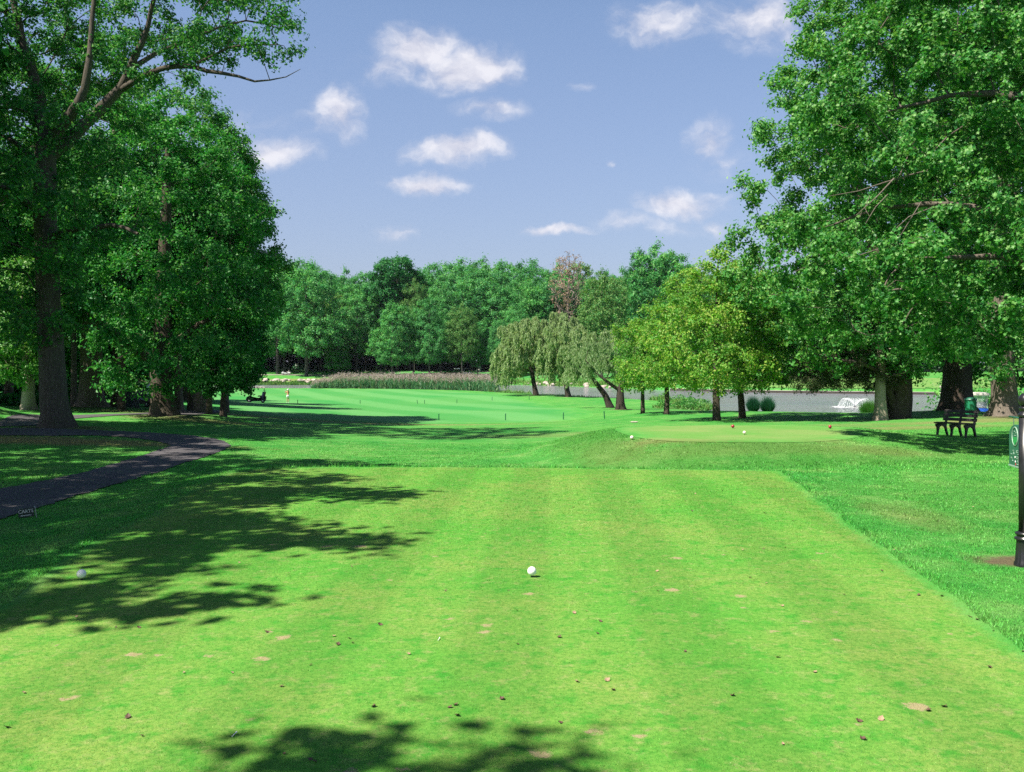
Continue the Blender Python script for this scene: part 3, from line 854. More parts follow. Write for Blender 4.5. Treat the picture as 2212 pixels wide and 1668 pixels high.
leaf_bright = leaf_mat("leaf_bright", [(.020, .13, .024), (.044, .21, .032), (.085, .28, .042), (.19, .36, .10)], .34, .46, .35)
leaf_yellow = leaf_mat("leaf_yellow", [(.07, .27, .03), (.13, .36, .04), (.21, .42, .05), (.31, .44, .08), (.32, .37, .09)], .40, .5, .3, (.06, .22, .03), .5)
leaf_willow = leaf_mat("leaf_willow", [(.17, .28, .115), (.24, .35, .16), (.32, .41, .21)], .36, .5, .3)
leaf_shaded = leaf_mat("leaf_shaded", [(.007, .045, .017), (.011, .065, .02), (.016, .08, .022)], .2, .45, .35)  # near-black leaves: the far wood's inner shade put into their colour
leaf_cedar = leaf_mat("leaf_cedar", [(.022, .052, .02), (.045, .075, .03), (.085, .08, .045)], .2, .6, .2)
leaf_far = leaf_mat("leaf_far", [(.034, .22, .068), (.07, .315, .088), (.12, .38, .105), (.20, .41, .14)], .38, .5, .25, (.02, .13, .045), .12)
leaf_farlime = leaf_mat("leaf_farlime", [(.04, .18, .045), (.075, .235, .053), (.13, .26, .07), (.18, .27, .09)], .36, .5, .25)
leaf_brown = leaf_mat("leaf_brown", [(.26, .16, .12), (.36, .24, .19), (.42, .31, .25)], .3, .6, .2)

# --- the big oak on the left
OY = 35
oak_trunk = [W(122, 930, OY, 58), W(116, 860, OY, 54), W(110, 760, OY, 50), W(106, 620, OY, 48), W(100, 480, OY, 46), W(97, 380, OY, 44), W(100, 310, OY, 40)]
def limb(*pts, Y=OY): return [(*at(u, v, Y + dy), wpx * OY / F / 2) for (u, v, dy, wpx) in pts]
oak_limbs = [
    limb((100, 310, 0, 30), (88, 240, .2, 26), (75, 160, .5, 22), (45, 80, .6, 17), (20, -40, .4, 12), (0, -200, 0, 8)),
    limb((105, 320, 0, 30), (130, 270, -.6, 24), (175, 225, -1.2, 20), (190, 150, -1.2, 14), (200, 60, -1, 10), (205, -60, -.8, 7)),
    limb((108, 335, 0, 30), (150, 310, .3, 26), (200, 245, .6, 24), (262, 195, .6, 21), (290, 140, .5, 17), (305, 90, .3, 12), (330, 20, 0, 9), (350, -90, 0, 6)),
    limb((262, 195, .6, 15), (310, 160, 0, 12), (370, 140, -.6, 11), (425, 140, -1, 10), (475, 158, -1.2, 8), (530, 172, -1.3, 5), (575, 180, -1.4, 3.4), (625, 166, -1.4, 2), (650, 150, -1.4, 1)),
    limb((285, 150, .5, 12), (335, 115, 1, 10), (395, 90, 1.4, 8), (460, 60, 1.6, 6), (540, 40, 1.8, 4), (600, 60, 1.8, 2.5)),
    limb((425, 140, -1, 7), (480, 110, -1, 5), (550, 80, -1, 4), (600, 100, -1, 2.5)),
    limb((106, 520, 0, 20), (140, 500, -.5, 16), (190, 488, -1, 13), (245, 486, -1.4, 10), (300, 505, -1.6, 6)),
    limb((104, 470, 0, 18), (60, 440, -1.5, 14), (10, 400, -2.5, 10), (-60, 380, -3, 7)),
    limb((104, 400, 0, 18), (70, 340, 1.5, 14), (20, 300, 2.5, 10), (-50, 270, 3, 7)),
]
oak_blobs = [B(70, 60, 37.5, 180, 180, 4), B(330, -10, 37.5, 200, 115, 3.2), B(330, -60, 34, 160, 70, 3), B(520, 20, 35, 100, 72, 2.0), B(590, 90, 33.6, 55, 55, 1.2), B(628, 140, 33.6, 26, 26, .8), B(545, 145, 33.6, 24, 16, .7), B(590, 60, 36.5, 45, 45, 1), B(470, 100, 34, 80, 42, 1.6),
             B(20, 420, 34, 120, 250, 4), B(130, 420, 33.5, 90, 190, 2.2), B(60, 640, 34, 90, 90, 2.5), B(250, 470, 33.5, 110, 70, 2), B(330, 110, 37.5, 110, 70, 1.6), B(235, 130, 34, 55, 60, 1.2), B(400, 100, 34.2, 60, 40, 1), B(-150, 200, 35, 200, 330, 6), B(180, 260, 38, 120, 120, 2.5)]
hero("oak_tree", "huge oak with a thick grey trunk, its long limb reaching into the sky", None, (122, 925, OY), 11,
     oak_trunk, oak_blobs, .98, .145, bark_oak, leaf_oak, oak_limbs, twigs=10, per=22, cr=.78, maxn=640, tip=.013, shell=.35, bough=(2.2, 1.35, .85))

# --- the wood on the left
hero("maple_tree", "stout dark trunked maple with leaves hanging nearly to the lawn, right of the oak", "trees of the left wood", (355, 907, 47), 21,
     [W(355, 912, 47, 50), W(352, 860, 47, 46), W(350, 810, 47, 44), W(352, 740, 47, 38), W(355, 600, 48, 30), W(360, 420, 48, 20), W(365, 300, 48, 10)],
     [B(390, 640, 47, 150, 130, 5), B(420, 470, 49, 135, 130, 5), B(300, 690, 45, 110, 90, 3.5), B(430, 770, 46, 110, 62, 3.5), B(250, 770, 45, 60, 70, 2), B(490, 640, 47, 80, 110, 3), B(380, 330, 49, 100, 90, 4)],
     1.3, .19, bark_dark, leaf_maple, [limb((352, 800, 12, 34), (320, 770, 11, 26), (270, 740, 10, 20), (225, 700, 9.5, 14)), limb((354, 760, 12, 26), (400, 720, 12, 18), (450, 690, 11, 12))], twigs=10, per=26, maxn=460, shell=.6, cr=.95, bough=(3.2, 2.0, 1.15))
hero("oak_tree", "tall oak with a broad grey trunk between the big oak and the dark maple", "trees of the left wood", (197, 887, 55), 22,
     [W(200, 893, 55, 52), W(197, 820, 55, 46), W(198, 740, 55, 42), W(205, 600, 55, 38), W(230, 420, 56, 28), W(255, 250, 56, 16), W(270, 160, 56, 8)],
     [B(250, 330, 55, 170, 180, 6), B(360, 240, 57, 115, 80, 4.5), B(420, 240, 57, 55, 45, 3), B(180, 560, 56, 120, 120, 4), B(330, 430, 56, 150, 130, 4.5), B(455, 330, 57, 65, 75, 3.5), B(110, 230, 57, 150, 150, 5)],
     1.5, .21, bark_grey, leaf_oak, twigs=10, per=24, maxn=460, shell=.6, cr=1.1, bough=(3.6, 2.3, 1.3))
hero("maple_tree", "maple with a medium grey trunk, its crown making the right edge of the left wood", "trees of the left wood", (437, 897, 56), 23,
     [W(437, 902, 56, 30), W(434, 840, 56, 26), W(440, 700, 56, 22), W(470, 500, 57, 16), W(500, 360, 58, 8)],
     [B(505, 420, 57, 62, 90, 3.6), B(530, 500, 57, 70, 80, 3.6), B(560, 560, 57, 50, 60, 3), B(480, 340, 58, 48, 60, 3), B(545, 640, 56, 52, 70, 3), B(440, 560, 57, 100, 120, 4), B(585, 510, 57, 26, 30, 1.5)],
     1.2, .2, bark_grey, leaf_oak, twigs=10, per=24, maxn=420, shell=.6, cr=.9, bough=(2.8, 1.8, 1.1))
hero("yew_tree", "dark dense low tree at the right end of the left wood, above the golf cart", "trees of the left wood", (482, 906, 50), 24,
     [W(482, 910, 50, 13), W(481, 870, 50, 11), W(490, 800, 50, 10), W(500, 700, 50, 7), W(505, 620, 50, 4)],
     [B(520, 740, 51, 40, 90, 2.2), B(535, 788, 51.5, 22, 28, 1.2), B(480, 780, 49.5, 50, 55, 2), B(515, 660, 51, 42, 60, 2), B(465, 815, 49, 36, 28, 1.4)],
     .6, .15, bark_dark, leaf_maple, twigs=9, per=22, maxn=520, shell=.6, cr=.5)
hero("sapling_tree", "young tree with a pale trunk and bright low leaves, left of the oak", "trees of the left wood", (62, 892, 51), 25,
     [W(64, 898, 51, 27), W(62, 840, 51, 24), W(56, 760, 51, 20), W(50, 690, 51, 12), W(48, 600, 51, 7)],
     [B(35, 720, 50, 80, 55, 2.2), B(40, 790, 49.5, 55, 30, 1.4), B(60, 640, 51, 70, 70, 2.5)],
     .8, .17, bark_pale, leaf_bright, twigs=9, per=20, maxn=240)
thin_mesh = make_tree("wood_tree", 31, [(0, 0, -.2, .26), (.05, 0, 3, .22), (-.1, .1, 7, .18), (.1, 0, 11, .11), (0, 0, 14, .05)],
                      [((0, 0, 11), (3.2, 3.2, 4.5)), ((.5, 0, 8), (3, 3, 2.5))], 1.25, .26, twigs=8, per=20, maxn=190, flare=.35, sides=9)
for i, (u, Y, s, lab) in enumerate([
        (18, 62, 1.25, "dark trunk at the left edge of the photo, behind the green bank"), (88, 60, .85, "thin bare trunk just left of the big oak"),
        (118, 66, .9, "slim trunk hidden partly by the left side of the big oak"), (160, 58, .8, "slim trunk showing at the right side of the big oak"), (247, 57, .9, "thin trunk next to the broad grey oak on its right"),
        (263, 53, .85, "leaning pale barked thin trunk before the green boards"), (388, 60, 1.1, "straight dark trunk just right of the stout maple"), (412, 58, .95, "dark trunk second to the right of the stout maple"),
        (451, 54, .75, "thin pale trunk between the medium maple and the dark low tree"), (490, 61, .7, "slender trunk behind the dark low tree near the golf cart")]):
    x = (u - UC) * Y / F
    if i in (0, 1): x0 = x
    plant("wood_tree", lab, "thin trunks of the left wood", (x, Y, H(x, Y)), thin_mesh, bark_dark if i % 3 else bark_grey, leaf_maple, (s, s, 1.0 + .08 * math.sin(i * 2.3)), i * 1.7)
back_mesh = [make_tree("backdrop_tree", 41 + k, [(0, 0, -.3, .38), (.1, 0, 4, .33), (-.1, .1, 9, .24), (.1, 0, 14, .1)],
                       [((0, 0, 11.5), (4.6, 4.6, 5.5)), ((1, 0, 6.5), (4.2, 4.2, 3.2)), ((-1.5, 1, 4.2), (3.4, 3.4, 2.2))], 1.5, .36, twigs=8, per=18, maxn=240, flare=.3, sides=9) for k in range(2)]
for i, (u, Y, s) in enumerate([(-330, 74, 1.1), (-190, 80, 1.2), (-60, 76, 1.05), (40, 84, 1.2), (130, 92, 1.25), (230, 80, 1.0), (320, 96, 1.2), (400, 84, .95), (-420, 58, 1.2), (-300, 52, 1.1), (170, 110, 1.4), (30, 104, 1.3)]):
    x = (u - UC) * Y / F
    plant("backdrop_tree", "shaded leafy tree filling the depth of the left wood behind the big trunks", "shaded trees deep in the left wood", (x, Y, H(x, Y)), back_mesh[i % 2], bark_dark, leaf_maple, (s, s, s), i * 2.1)

# --- trees beside and behind the camera, seen only by their shade on the lawn
shade_mesh = make_tree("shade_tree", 51, [(0, 0, -.3, .42), (.1, 0, 4, .36), (0, .1, 8, .3), (.1, 0, 13, .12)],
                       [((-1, 0, 11), (4, 3.4, 4.5)), ((2.6, 1.6, 9.5), (3, .8, 1.4)), ((2.2, -1.5, 10.5), (3.2, .7, 1.2)), ((2.0, .1, 12.5), (3.4, .6, 1.2)), ((-2, -1, 9), (3, 3, 2))], 1.5, .3, twigs=8, per=18, maxn=170, cr=.85, sides=9)
for i, (x, y, s, rz) in enumerate(SHADE if 'SHADE' in globals() else [(-14.5, 5.6, 1.0, .1), (-14.7, 11.2, 1.0, 6.1), (-17.5, 17.5, 1.1, .2), (-24, 24, 1.15, 6.2), (-7.2, -3.35, .92, .3), (-16.8, 8.2, 1.05, .5), (-24.5, 30.5, 1.35, 1.2), (-22, 11, 1.1, .9), (-29, 33, 1.1, 2.2)]):
    plant("shade_tree", "tall leafy tree standing left of the teeing ground, shading it", "trees shading the tee from the left", (x, y, H(x, y)), shade_mesh, bark_grey, leaf_oak, (s, s, s), rz)

# --- the right-hand trees
hero("oak_tree", "great leafy tree overhanging from the right edge, lit bright green", None, (2330, 1000, 23), 61,
     [W(2330, 1010, 23, 80), W(2330, 800, 23, 70), W(2320, 500, 23, 56), W(2280, 200, 23.5, 40), W(2250, -50, 24, 24), W(2240, -250, 24, 10)],
     [B(2000, 250, 24, 255, 220, 3.2), B(1960, 480, 24, 255, 170, 3.2), B(2140, 100, 24, 240, 280, 4), B(2150, 560, 23.5, 190, 150, 3), B(1900, 630, 24.5, 190, 110, 2.4), B(2080, 690, 24, 150, 65, 2.2), B(2070, -80, 25, 230, 200, 3.2), B(2350, 300, 23, 200, 400, 4)],
     .82, .106, bark_grey, leaf_bright, [limb((2325, 520, -12, 26), (2210, 480, -11.6, 16), (2080, 440, -10.8, 10), (1930, 440, -10.6, 6), (1800, 480, -10.5, 3)),
                                        limb((2325, 600, -12, 22), (2200, 560, -11.8, 12), (2060, 545, -11.6, 7), (1950, 570, -11.4, 3)),
                                        limb((2010, 360, -12.6, 2.6), (1960, 385, -12.9, 2.4), (1915, 395, -13.2, 2.0), (1860, 410, -13.3, 1.6), (1790, 424, -13.3, .8)), limb((1930, 385, -13.2, 2.2), (1908, 410, -13.4, 1.8), (1890, 440, -13.5, 1.4), (1850, 470, -13.5, .8)),
                                        limb((1915, 420, -13.4, 1.6), (1895, 450, -13.5, 1.2), (1868, 478, -13.6, .7)), limb((2060, 440, -12.8, 2.2), (2000, 445, -13.1, 1.8), (1950, 462, -13.3, 1.2), (1925, 500, -13.3, .7)), limb((1985, 440, -13, 1.6), (1960, 470, -13.3, 1.2), (1948, 510, -13.3, .7)), limb((1880, 420, -13.4, 1.2), (1878, 470, -13.6, .6)),
                                        limb((2290, 250, -11.5, 22), (2180, 200, -10.6, 12), (2050, 200, -10.4, 7), (1900, 250, -10.2, 3))],
     twigs=10, per=35, cr=.62, maxn=760, bough=(2.3, 1.45, .85), tip=.008, lobed=True, shell=.5, twig_r=.005)
hero("cedar_tree", "dark multi-stemmed tree by the pond, its heavy trunk forking near the ground", "big trees at the right of the pond", (1940, 906, 45), 62,
     [W(1953, 912, 45, 46), W(1950, 870, 45, 42), W(1948, 800, 45, 40), W(1930, 700, 45, 40), W(1880, 500, 45.5, 32), W(1820, 300, 46, 22), W(1790, 120, 46, 12)],
     [B(1815, 30, 46, 75, 110, 4), B(1735, 180, 46, 52, 80, 3), B(1665, 282, 46, 48, 26, 2.2), B(1730, 330, 46, 62, 80, 3), B(1650, 402, 46, 46, 20, 2), B(1690, 520, 45, 66, 74, 3.2), B(1608, 520, 45, 34, 20, 1.8), B(1690, 640, 45, 90, 90, 3.6), B(1760, 740, 45, 85, 60, 3), B(1850, 450, 46, 150, 250, 5), B(1900, 700, 45, 110, 70, 3.5), B(1880, 60, 46, 90, 180, 4.5), B(1640, 590, 44.5, 52, 52, 2.2)],
     1.2, .19, bark_dark, leaf_oak, [limb((1942, 905, 10, 20), (1930, 865, 9.8, 19), (1910, 815, 9.5, 17), (1885, 775, 9, 15), (1840, 730, 8.6, 10)), limb((1932, 850, 10, 15), (1905, 800, 9, 10), (1850, 780, 8, 9), (1790, 775, 7.5, 5))],
     twigs=10, per=25, maxn=620, shell=.6, flare=.3, cr=.88, bough=(2.6, 1.75, 1.0))
hero("cedar_tree", "small feathery olive cedar drooping over the water left of the forked trunk", "big trees at the right of the pond", (1925, 905, 46.5), 63,
     [W(1925, 910, 46.5, 16), W(1915, 850, 46.5, 15), W(1890, 790, 46, 12), W(1850, 750, 46, 8), W(1800, 730, 46, 4)],
     [B(1800, 790, 45.5, 75, 38, 2), B(1850, 770, 45.5, 80, 50, 2.2), B(1770, 820, 45, 40, 22, 1.2), B(1870, 815, 45, 60, 22, 1.4)],
     .6, .12, bark_dark, leaf_cedar, twigs=10, per=26, maxn=320, aspect=.3, droop=.5)
hero("oak_tree", "big oak with a very wide double trunk behind the bench", "big trees at the right of the pond", (2066, 894, 50), 64,
     [W(2066, 902, 50, 70), W(2066, 860, 50, 60), W(2068, 780, 50, 54), W(2072, 600, 50, 46), W(2080, 400, 50, 34), W(2085, 200, 50, 20), W(2090, 50, 50, 8)],
     [B(2080, 300, 50, 160, 330, 6), B(2040, 640, 50, 120, 110, 4), B(2120, 720, 50, 90, 70, 3.5)], 1.25, .2, bark_dark, leaf_oak, twigs=9, per=18, maxn=460)
hero("oak_tree", "ivy grown oak with rough brown bark between the golf cart and the sign post", "big trees at the right of the pond", (2172, 908, 42), 65,
     [W(2172, 914, 42, 62), W(2170, 860, 42, 50), W(2166, 760, 42, 46), W(2164, 560, 42, 40), W(2170, 350, 42, 30), W(2180, 150, 42, 16), W(2185, 20, 42, 8)],
     [B(2200, 250, 42, 150, 330, 5), B(2240, 640, 42, 110, 160, 4), B(2130, 690, 40.5, 60, 80, 2), B(2180, 770, 40.5, 60, 45, 1.6)], 1.1, .17, bark_grey, leaf_oak, twigs=9, per=18, maxn=460)
hero("maple_tree", "slim tree with a pale sunlit trunk standing before the fountain", "big trees at the right of the pond", (1904, 907, 44), 66,
     [W(1904, 913, 44, 29), W(1903, 870, 44, 23), W(1902, 820, 44, 20), W(1900, 740, 44, 17), W(1890, 620, 44.5, 10)],
     [B(1890, 690, 44.5, 90, 80, 2.5), B(1940, 740, 44, 70, 60, 2)], .9, .17, bark_pale, leaf_bright, twigs=9, per=20, maxn=240, flare=.3)
# --- young maples turning yellow
def maple(lab, base, trunk, blobs, seed, maxn=420, **kw):
    hero("young_maple_tree", lab, "young maples by the pond", base, seed, trunk, blobs, .74, .15, bark_small, leaf_yellow, twigs=8, bough=(1.5, 1.0, .6), per=16, maxn=maxn, shell=.6, flare=.3, cr=.6, tip=.009, **kw)
maple("tallest young maple, turning yellow, its trunk nearest the forward tee", (1548, 909, 47),
      [W(1548, 914, 47, 17), W(1547, 870, 47, 14), W(1545, 800, 47, 13), W(1548, 700, 47, 10), W(1550, 620, 47, 6), W(1552, 560, 47, 3)],
      [B(1548, 620, 47, 62, 70, 1.7), B(1530, 700, 47, 95, 80, 2.4), B(1545, 780, 47, 130, 55, 2.8), B(1480, 740, 47, 80, 60, 2), B(1610, 720, 47.5, 75, 75, 2.2), B(1440, 790, 47, 60, 34, 1.5)], 71, 620)
maple("green young maple with a leaning trunk beside the dark grass clumps", (1603, 903, 50),
      [W(1604, 908, 50, 15), W(1602, 870, 50, 13), W(1596, 820, 50, 12), W(1605, 740, 50, 9), W(1620, 640, 50, 5)],
      [B(1640, 720, 50, 80, 75, 2.4), B(1640, 800, 49.5, 75, 35, 2), B(1620, 640, 51, 55, 60, 2)], 72, 380)
maple("young yellow maple second from the left, its low limbs spreading wide", (1440, 896, 57),
      [W(1440, 900, 57, 11), W(1441, 860, 57, 10), W(1440, 800, 57, 8), W(1450, 700, 57, 5), W(1470, 620, 57, 3)],
      [B(1450, 730, 57, 75, 70, 2.5), B(1490, 640, 57, 50, 55, 2), B(1430, 795, 57, 75, 32, 2.2)], 73, 380)
maple("young yellow maple with the thinnest trunk, leftmost of its row", (1388, 893, 60),
      [W(1388, 898, 60, 9), W(1388, 860, 60, 8), W(1388, 800, 60, 6), W(1395, 720, 60, 3.5)],
      [B(1385, 755, 60, 55, 60, 2), B(1380, 810, 60, 50, 25, 1.8)], 74, 240)
# --- willows on the pond bank
def willow(lab, base, trunk, blobs, seed, hang, limbs=(), maxn=170, leaf=.34, per=20):
    hero("willow_tree", lab, "willows on the pond bank", base, seed, trunk, blobs, 1.35, leaf, bark_willow, leaf_willow, limbs, twigs=13, per=per, maxn=maxn, shell=.7, flare=.4, willow=hang, cr=1.6)
willow("weeping willow at the left end of the bank, with long hanging branches", (1158, 853, 125),
       [W(1163, 856, 125, 11), W(1153, 830, 125, 9), W(1146, 790, 125, 8), W(1150, 740, 125, 6), W(1160, 700, 125, 3)],
       [B(1160, 728, 125, 72, 40, 5), B(1105, 768, 125, 38, 30, 4), B(1205, 700, 125, 34, 24, 3.5), B(1090, 790, 124, 22, 18, 2.5)], 81, 1.9, maxn=190, leaf=.42)
willow("leaning willow on the bank, second from the left", (1228, 857, 120),
       [W(1235, 860, 120, 12), W(1222, 825, 120, 10), W(1212, 790, 120, 8), W(1215, 740, 120, 5)],
       [B(1215, 735, 120, 48, 38, 4), B(1245, 770, 120, 30, 30, 3), B(1195, 770, 121, 35, 30, 3)], 82, 1.7, maxn=120, leaf=.42)
willow("low willow bent to the left, third along the bank", (1318, 878, 77),
       [W(1325, 882, 77, 15), W(1308, 852, 77, 12), W(1292, 835, 77, 10), W(1275, 810, 77, 7), W(1262, 780, 77, 4)],
       [B(1262, 765, 77, 42, 32, 2.5), B(1300, 745, 77, 45, 28, 2.5), B(1240, 790, 77, 26, 22, 2)], 83, 1.05, maxn=100, leaf=.26)
willow("olive willow with a stout trunk forking low, nearest of the willows", (1342, 889, 70),
       [W(1342, 894, 70, 20), W(1341, 862, 70, 17), W(1340, 845, 70, 15), W(1350, 815, 70, 8), W(1362, 780, 70, 4)],
       [B(1310, 765, 70, 50, 32, 2.2), B(1355, 765, 70, 38, 36, 2)], 84, .9, [limb((1340, 845, 35, 18), (1315, 828, 35, 14), (1285, 805, 35, 8), (1265, 780, 35, 4))], maxn=130, leaf=.24)

# --- the far wood across the pond
def proto(name, seed, h, blobs, r=.4, sp=2.3, size=.46, per=22, maxn=230, tip=.02, **kw):
    return make_tree(name, seed, [(0, 0, -.4, r), (.1, 0, h * .25, r * .85), (-.2, .1, h * .55, r * .6), (.1, -.1, h * .9, r * .15)], blobs, sp, size, twigs=8, per=per, maxn=maxn, flare=.3, sides=8, tip=tip, twig_r=0, cr=sp * .68, **kw)
P_ROUND = [proto("far_tree", 91, 24, [((0, 0, 16), (6, 6, 7.5)), ((2.5, 1, 10), (5, 5, 4)), ((-3, -1, 12), (4.5, 4.5, 4.5))]),
           proto("far_tree", 92, 24, [((1, 0, 18), (5, 5, 5.8)), ((-3, 0, 13), (5, 5, 5)), ((3.5, -1, 11), (4.5, 4.5, 4.5)), ((0, -2, 8), (5, 4, 3))]),
           proto("far_tree", 93, 24, [((-1, 0, 17), (4.4, 4.4, 6.8)), ((1.5, 0, 11.5), (5.4, 5.4, 5)), ((0, 0, 7.5), (5, 5, 2.5))])]
P_OPEN = proto("far_tree", 94, 24, [((-4, 0, 20), (3.2, 3.2, 2)), ((0, 0, 22), (3.5, 3.5, 2)), ((4, 1, 20.5), (3.2, 3, 2.2)), ((1, 0, 17), (5, 5, 2.4)), ((0, 0, 12), (4, 4, 4))], sp=1.7)
P_SPRUCE = proto("far_tree", 95, 24, [((0, 0, 4 + k * 2.4), (4.4 - k * .5, 4.4 - k * .5, 1.3)) for k in range(8)], sp=1.4, size=.4, per=18, maxn=260)
P_DEAD = proto("dead_tree", 96, 24, [((-1, 0, 17), (5, 4, 6.5)), ((2.5, 0, 18), (3.6, 3.6, 5))], sp=1.2, maxn=300, size=.34, per=8, bare=.45, tip=.05)
def far_tree(u, Y, top, pr, leaf, lab, grp, wide=1.0, k=0, name="far_tree", bark=None):
    x = (u - UC) * Y / F; z = H(x, Y)
    h = (VH - top) * Y / F + HC - z
    s = h / 25.6
    return plant(name, lab, grp, (x, Y, z), pr, bark or bark_far, leaf, (s * wide, s * wide, s), k * 1.37)
FRONT_ROW = [
    (662, 243, 566, P_ROUND[1], leaf_far, "broad blue-green tree with a clear trunk at the left end of the far shore", 1.0),
    (731, 247, 675, P_SPRUCE, leaf_maple, "dark conifer in the shade right of the broad blue-green tree", 1.1),
    (848, 241, 650, P_ROUND[2], leaf_far, "bright green tree with the thickest short trunk behind the reeds", 1.1),
    (893, 246, 660, P_ROUND[0], leaf_far, "mid green tree with a slim trunk right of the thick trunk behind the reeds", .75),
    (927, 242, 640, P_ROUND[2], leaf_far, "green tree with a dark straight trunk near the middle of the reeds", .85),
    (952, 252, 655, P_ROUND[1], leaf_far, "rounded green tree just behind the dark straight trunk", .8),
    (998, 241, 655, P_ROUND[0], leaf_farlime, "yellow-green tree above the parked carts on the far lawn", .8),
    (1032, 246, 700, P_ROUND[1], leaf_far, "small green tree right of the far parked carts", .8),
    (1078, 243, 690, P_ROUND[2], leaf_far, "green tree left of the first willow, on the far shore", .9),
    (1112, 247, 660, P_ROUND[0], leaf_far, "green tree behind the crown of the first willow", .9),
    (1300, 236, 582, P_ROUND[1], leaf_farlime, "vivid light green round tree between the willows and the yellow maples", .95),
    (600, 250, 560, P_ROUND[0], leaf_far, "tall green tree at the edge of the left wood, across the water", .95),
]
for i, (u, Y, top, pr_, lf, lab, wd) in enumerate(FRONT_ROW):
    far_tree(u, Y, top, pr_, lf, lab, "front row of the far wood", wd, i)
far_tree(858, 262, 544, P_OPEN, leaf_maple, "dark open-topped tree standing above the far skyline", "tall trees of the far skyline", 1.0, 3)
far_tree(1415, 258, 524, P_ROUND[1], leaf_far, "tall dark green tree of the skyline right of the dead tree", "tall trees of the far skyline", .95, 5)
far_tree(1380, 262, 535, P_ROUND[2], leaf_maple, "narrow dark tree touching the tall skyline tree on its left", "tall trees of the far skyline", .7, 2)
far_tree(1450, 264, 540, P_ROUND[0], leaf_far, "green tree touching the tall skyline tree on its right", "tall trees of the far skyline", .75, 8)
far_tree(1228, 256, 524, P_DEAD, leaf_brown, "dead bare-branched tree with a few pinkish brown leaves on the skyline", None, .8, 1, "dead_tree", bark_dead)
far_tree(895, 255, 600, P_ROUND[0], leaf_farlime, "yellowish crown below the dark open-topped tree", "tall trees of the far skyline", .55, 6)
SKY_U = [400, 570, 610, 640, 690, 740, 800, 860, 930, 1000, 1100, 1170, 1240, 1310, 1350, 1400, 1470, 1520, 2400]
SKY_V = [565, 562, 560, 556, 574, 580, 572, 572, 566, 556, 556, 550, 566, 580, 576, 570, 570, 578, 575]
rg = np.random.default_rng(5)
k = 0
for Y, dv, step, u0 in ((262, 42, 58, 430), (276, 14, 54, 400), (292, 2, 50, 420)):
    u = u0
    while u < 2450:
        top = np.interp(u, SKY_U, SKY_V) + dv + rg.uniform(-7, 12)
        if u > 1640 and Y > 280: u += step; continue
        far_tree(u, Y + rg.uniform(-4, 4), top, P_ROUND[k % 3], leaf_far if rg.uniform() < .8 else leaf_farlime,
                 "leafy green tree in the back rows of the far wood", "back rows of the far wood", rg.uniform(.85, 1.1), k)
        k += 1; u += step * rg.uniform(.8, 1.2)
# shrubs under the far wood and on the right bank: one mass nobody could count
def shrub_mass(name, label, boxes, n, size, leaf, seed):
    rng = np.random.default_rng(seed); P = []
    for (x0, x1, y0, y1, h0, h1, share) in boxes:
        k = int(n * share)
        x = rng.uniform(x0, x1, k); y = rng.uniform(y0, y1, k)
        hmax = h0 + (h1 - h0) * (.5 + .5 * np.sin(x * .55 + 2 * np.sin(x * .21)) * np.sin(y * .4 + x * .13))
        z = height(x, y) + hmax * rng.uniform(0, 1, k)
        P.append(np.column_stack([x, y, z]))
    P = np.concatenate(P); N = norm(rand_dir(rng, len(P)) + np.array([-.2, -.5, .6]))
    return tag(link(name, leaf_mesh(name, P, N, size, rng), leaf), label, "undergrowth", kind='stuff')
shrub_mass("undergrowth", "undergrowth of the far wood, its leaves darkened for the shade between the trunks", [(-125, 150, 300, 312, 9, 14, .65), (-125, 150, 296, 299, 4, 6, .27), (-110, -36, 272, 285, .3, 2.2, .04), (20, 110, 280, 296, .5, 3, .04)], 64000, 1.15, leaf_shaded, 101)
shrub_mass("undergrowth", "dark leafy undergrowth deep in the left wood", [(-85, -38, 96, 112, 2, 7, .75), (-62, -30, 78, 84, .2, 1.6, .15), (-36, -29, 57, 62, .1, 1.0, .1)], 16000, .42, leaf_maple, 102)
shrub_mass("bank_shrubs", "sunlit green shrubs on the right bank beyond the golf cart", [(42, 75, 84, 96, 1, 5.5, .8), (36, 44, 79.5, 82, .2, 1.1, .2)], 9000, .34, leaf_bright, 103)

# ------------------------------------------------------------------ tee markers, stakes, signs
m_white = plain("white_paint", (.8, .79, .76), .35, var=.06)
m_red = plain("red_paint", (.38, .012, .03), .3, var=.1)
m_black = plain("black_paint", (.012, .012, .014), .32, var=.15, spec=.6)
m_steel = plain("steel", (.5, .5, .5), .35, metal=1.0)
m_green = plain("green_paint", (.012, .11, .05), .4, var=.12)
m_greensign = plain("sign_green", (.02, .105, .075), .35, var=.1)
m_cream = plain("cream_paint", (.72, .66, .5), .5)
m_rubber = plain("rubber", (.018, .018, .02), .7)
m_spike = plain("dark_spike", (.03, .03, .03), .5)
def dimpled(name, col):
    m = plain(name, col, .38, var=.05, scale=8)
    t = NT(m.node_tree); b = m.node_tree.nodes['Principled BSDF']
    tcn = t.n('ShaderNodeTexCoord'); vo = t.n('ShaderNodeTexVoronoi'); t.set(vo.inputs['Vector'], tcn.outputs['Object']); vo.inputs['Scale'].default_value = 85
    bp = t.n('ShaderNodeBump'); bp.inputs['Strength'].default_value = .5; bp.inputs['Distance'].default_value = .004
    t.set(bp.inputs['Height'], vo.outputs['Distance']); t.set(b.inputs['Normal'], bp.outputs[0])
    return m
m_ballw, m_ballr, m_ballp = dimpled("marker_white", (.82, .81, .80)), dimpled("marker_red", (.30, .010, .03)), dimpled("marker_blush", (.80, .66, .56))
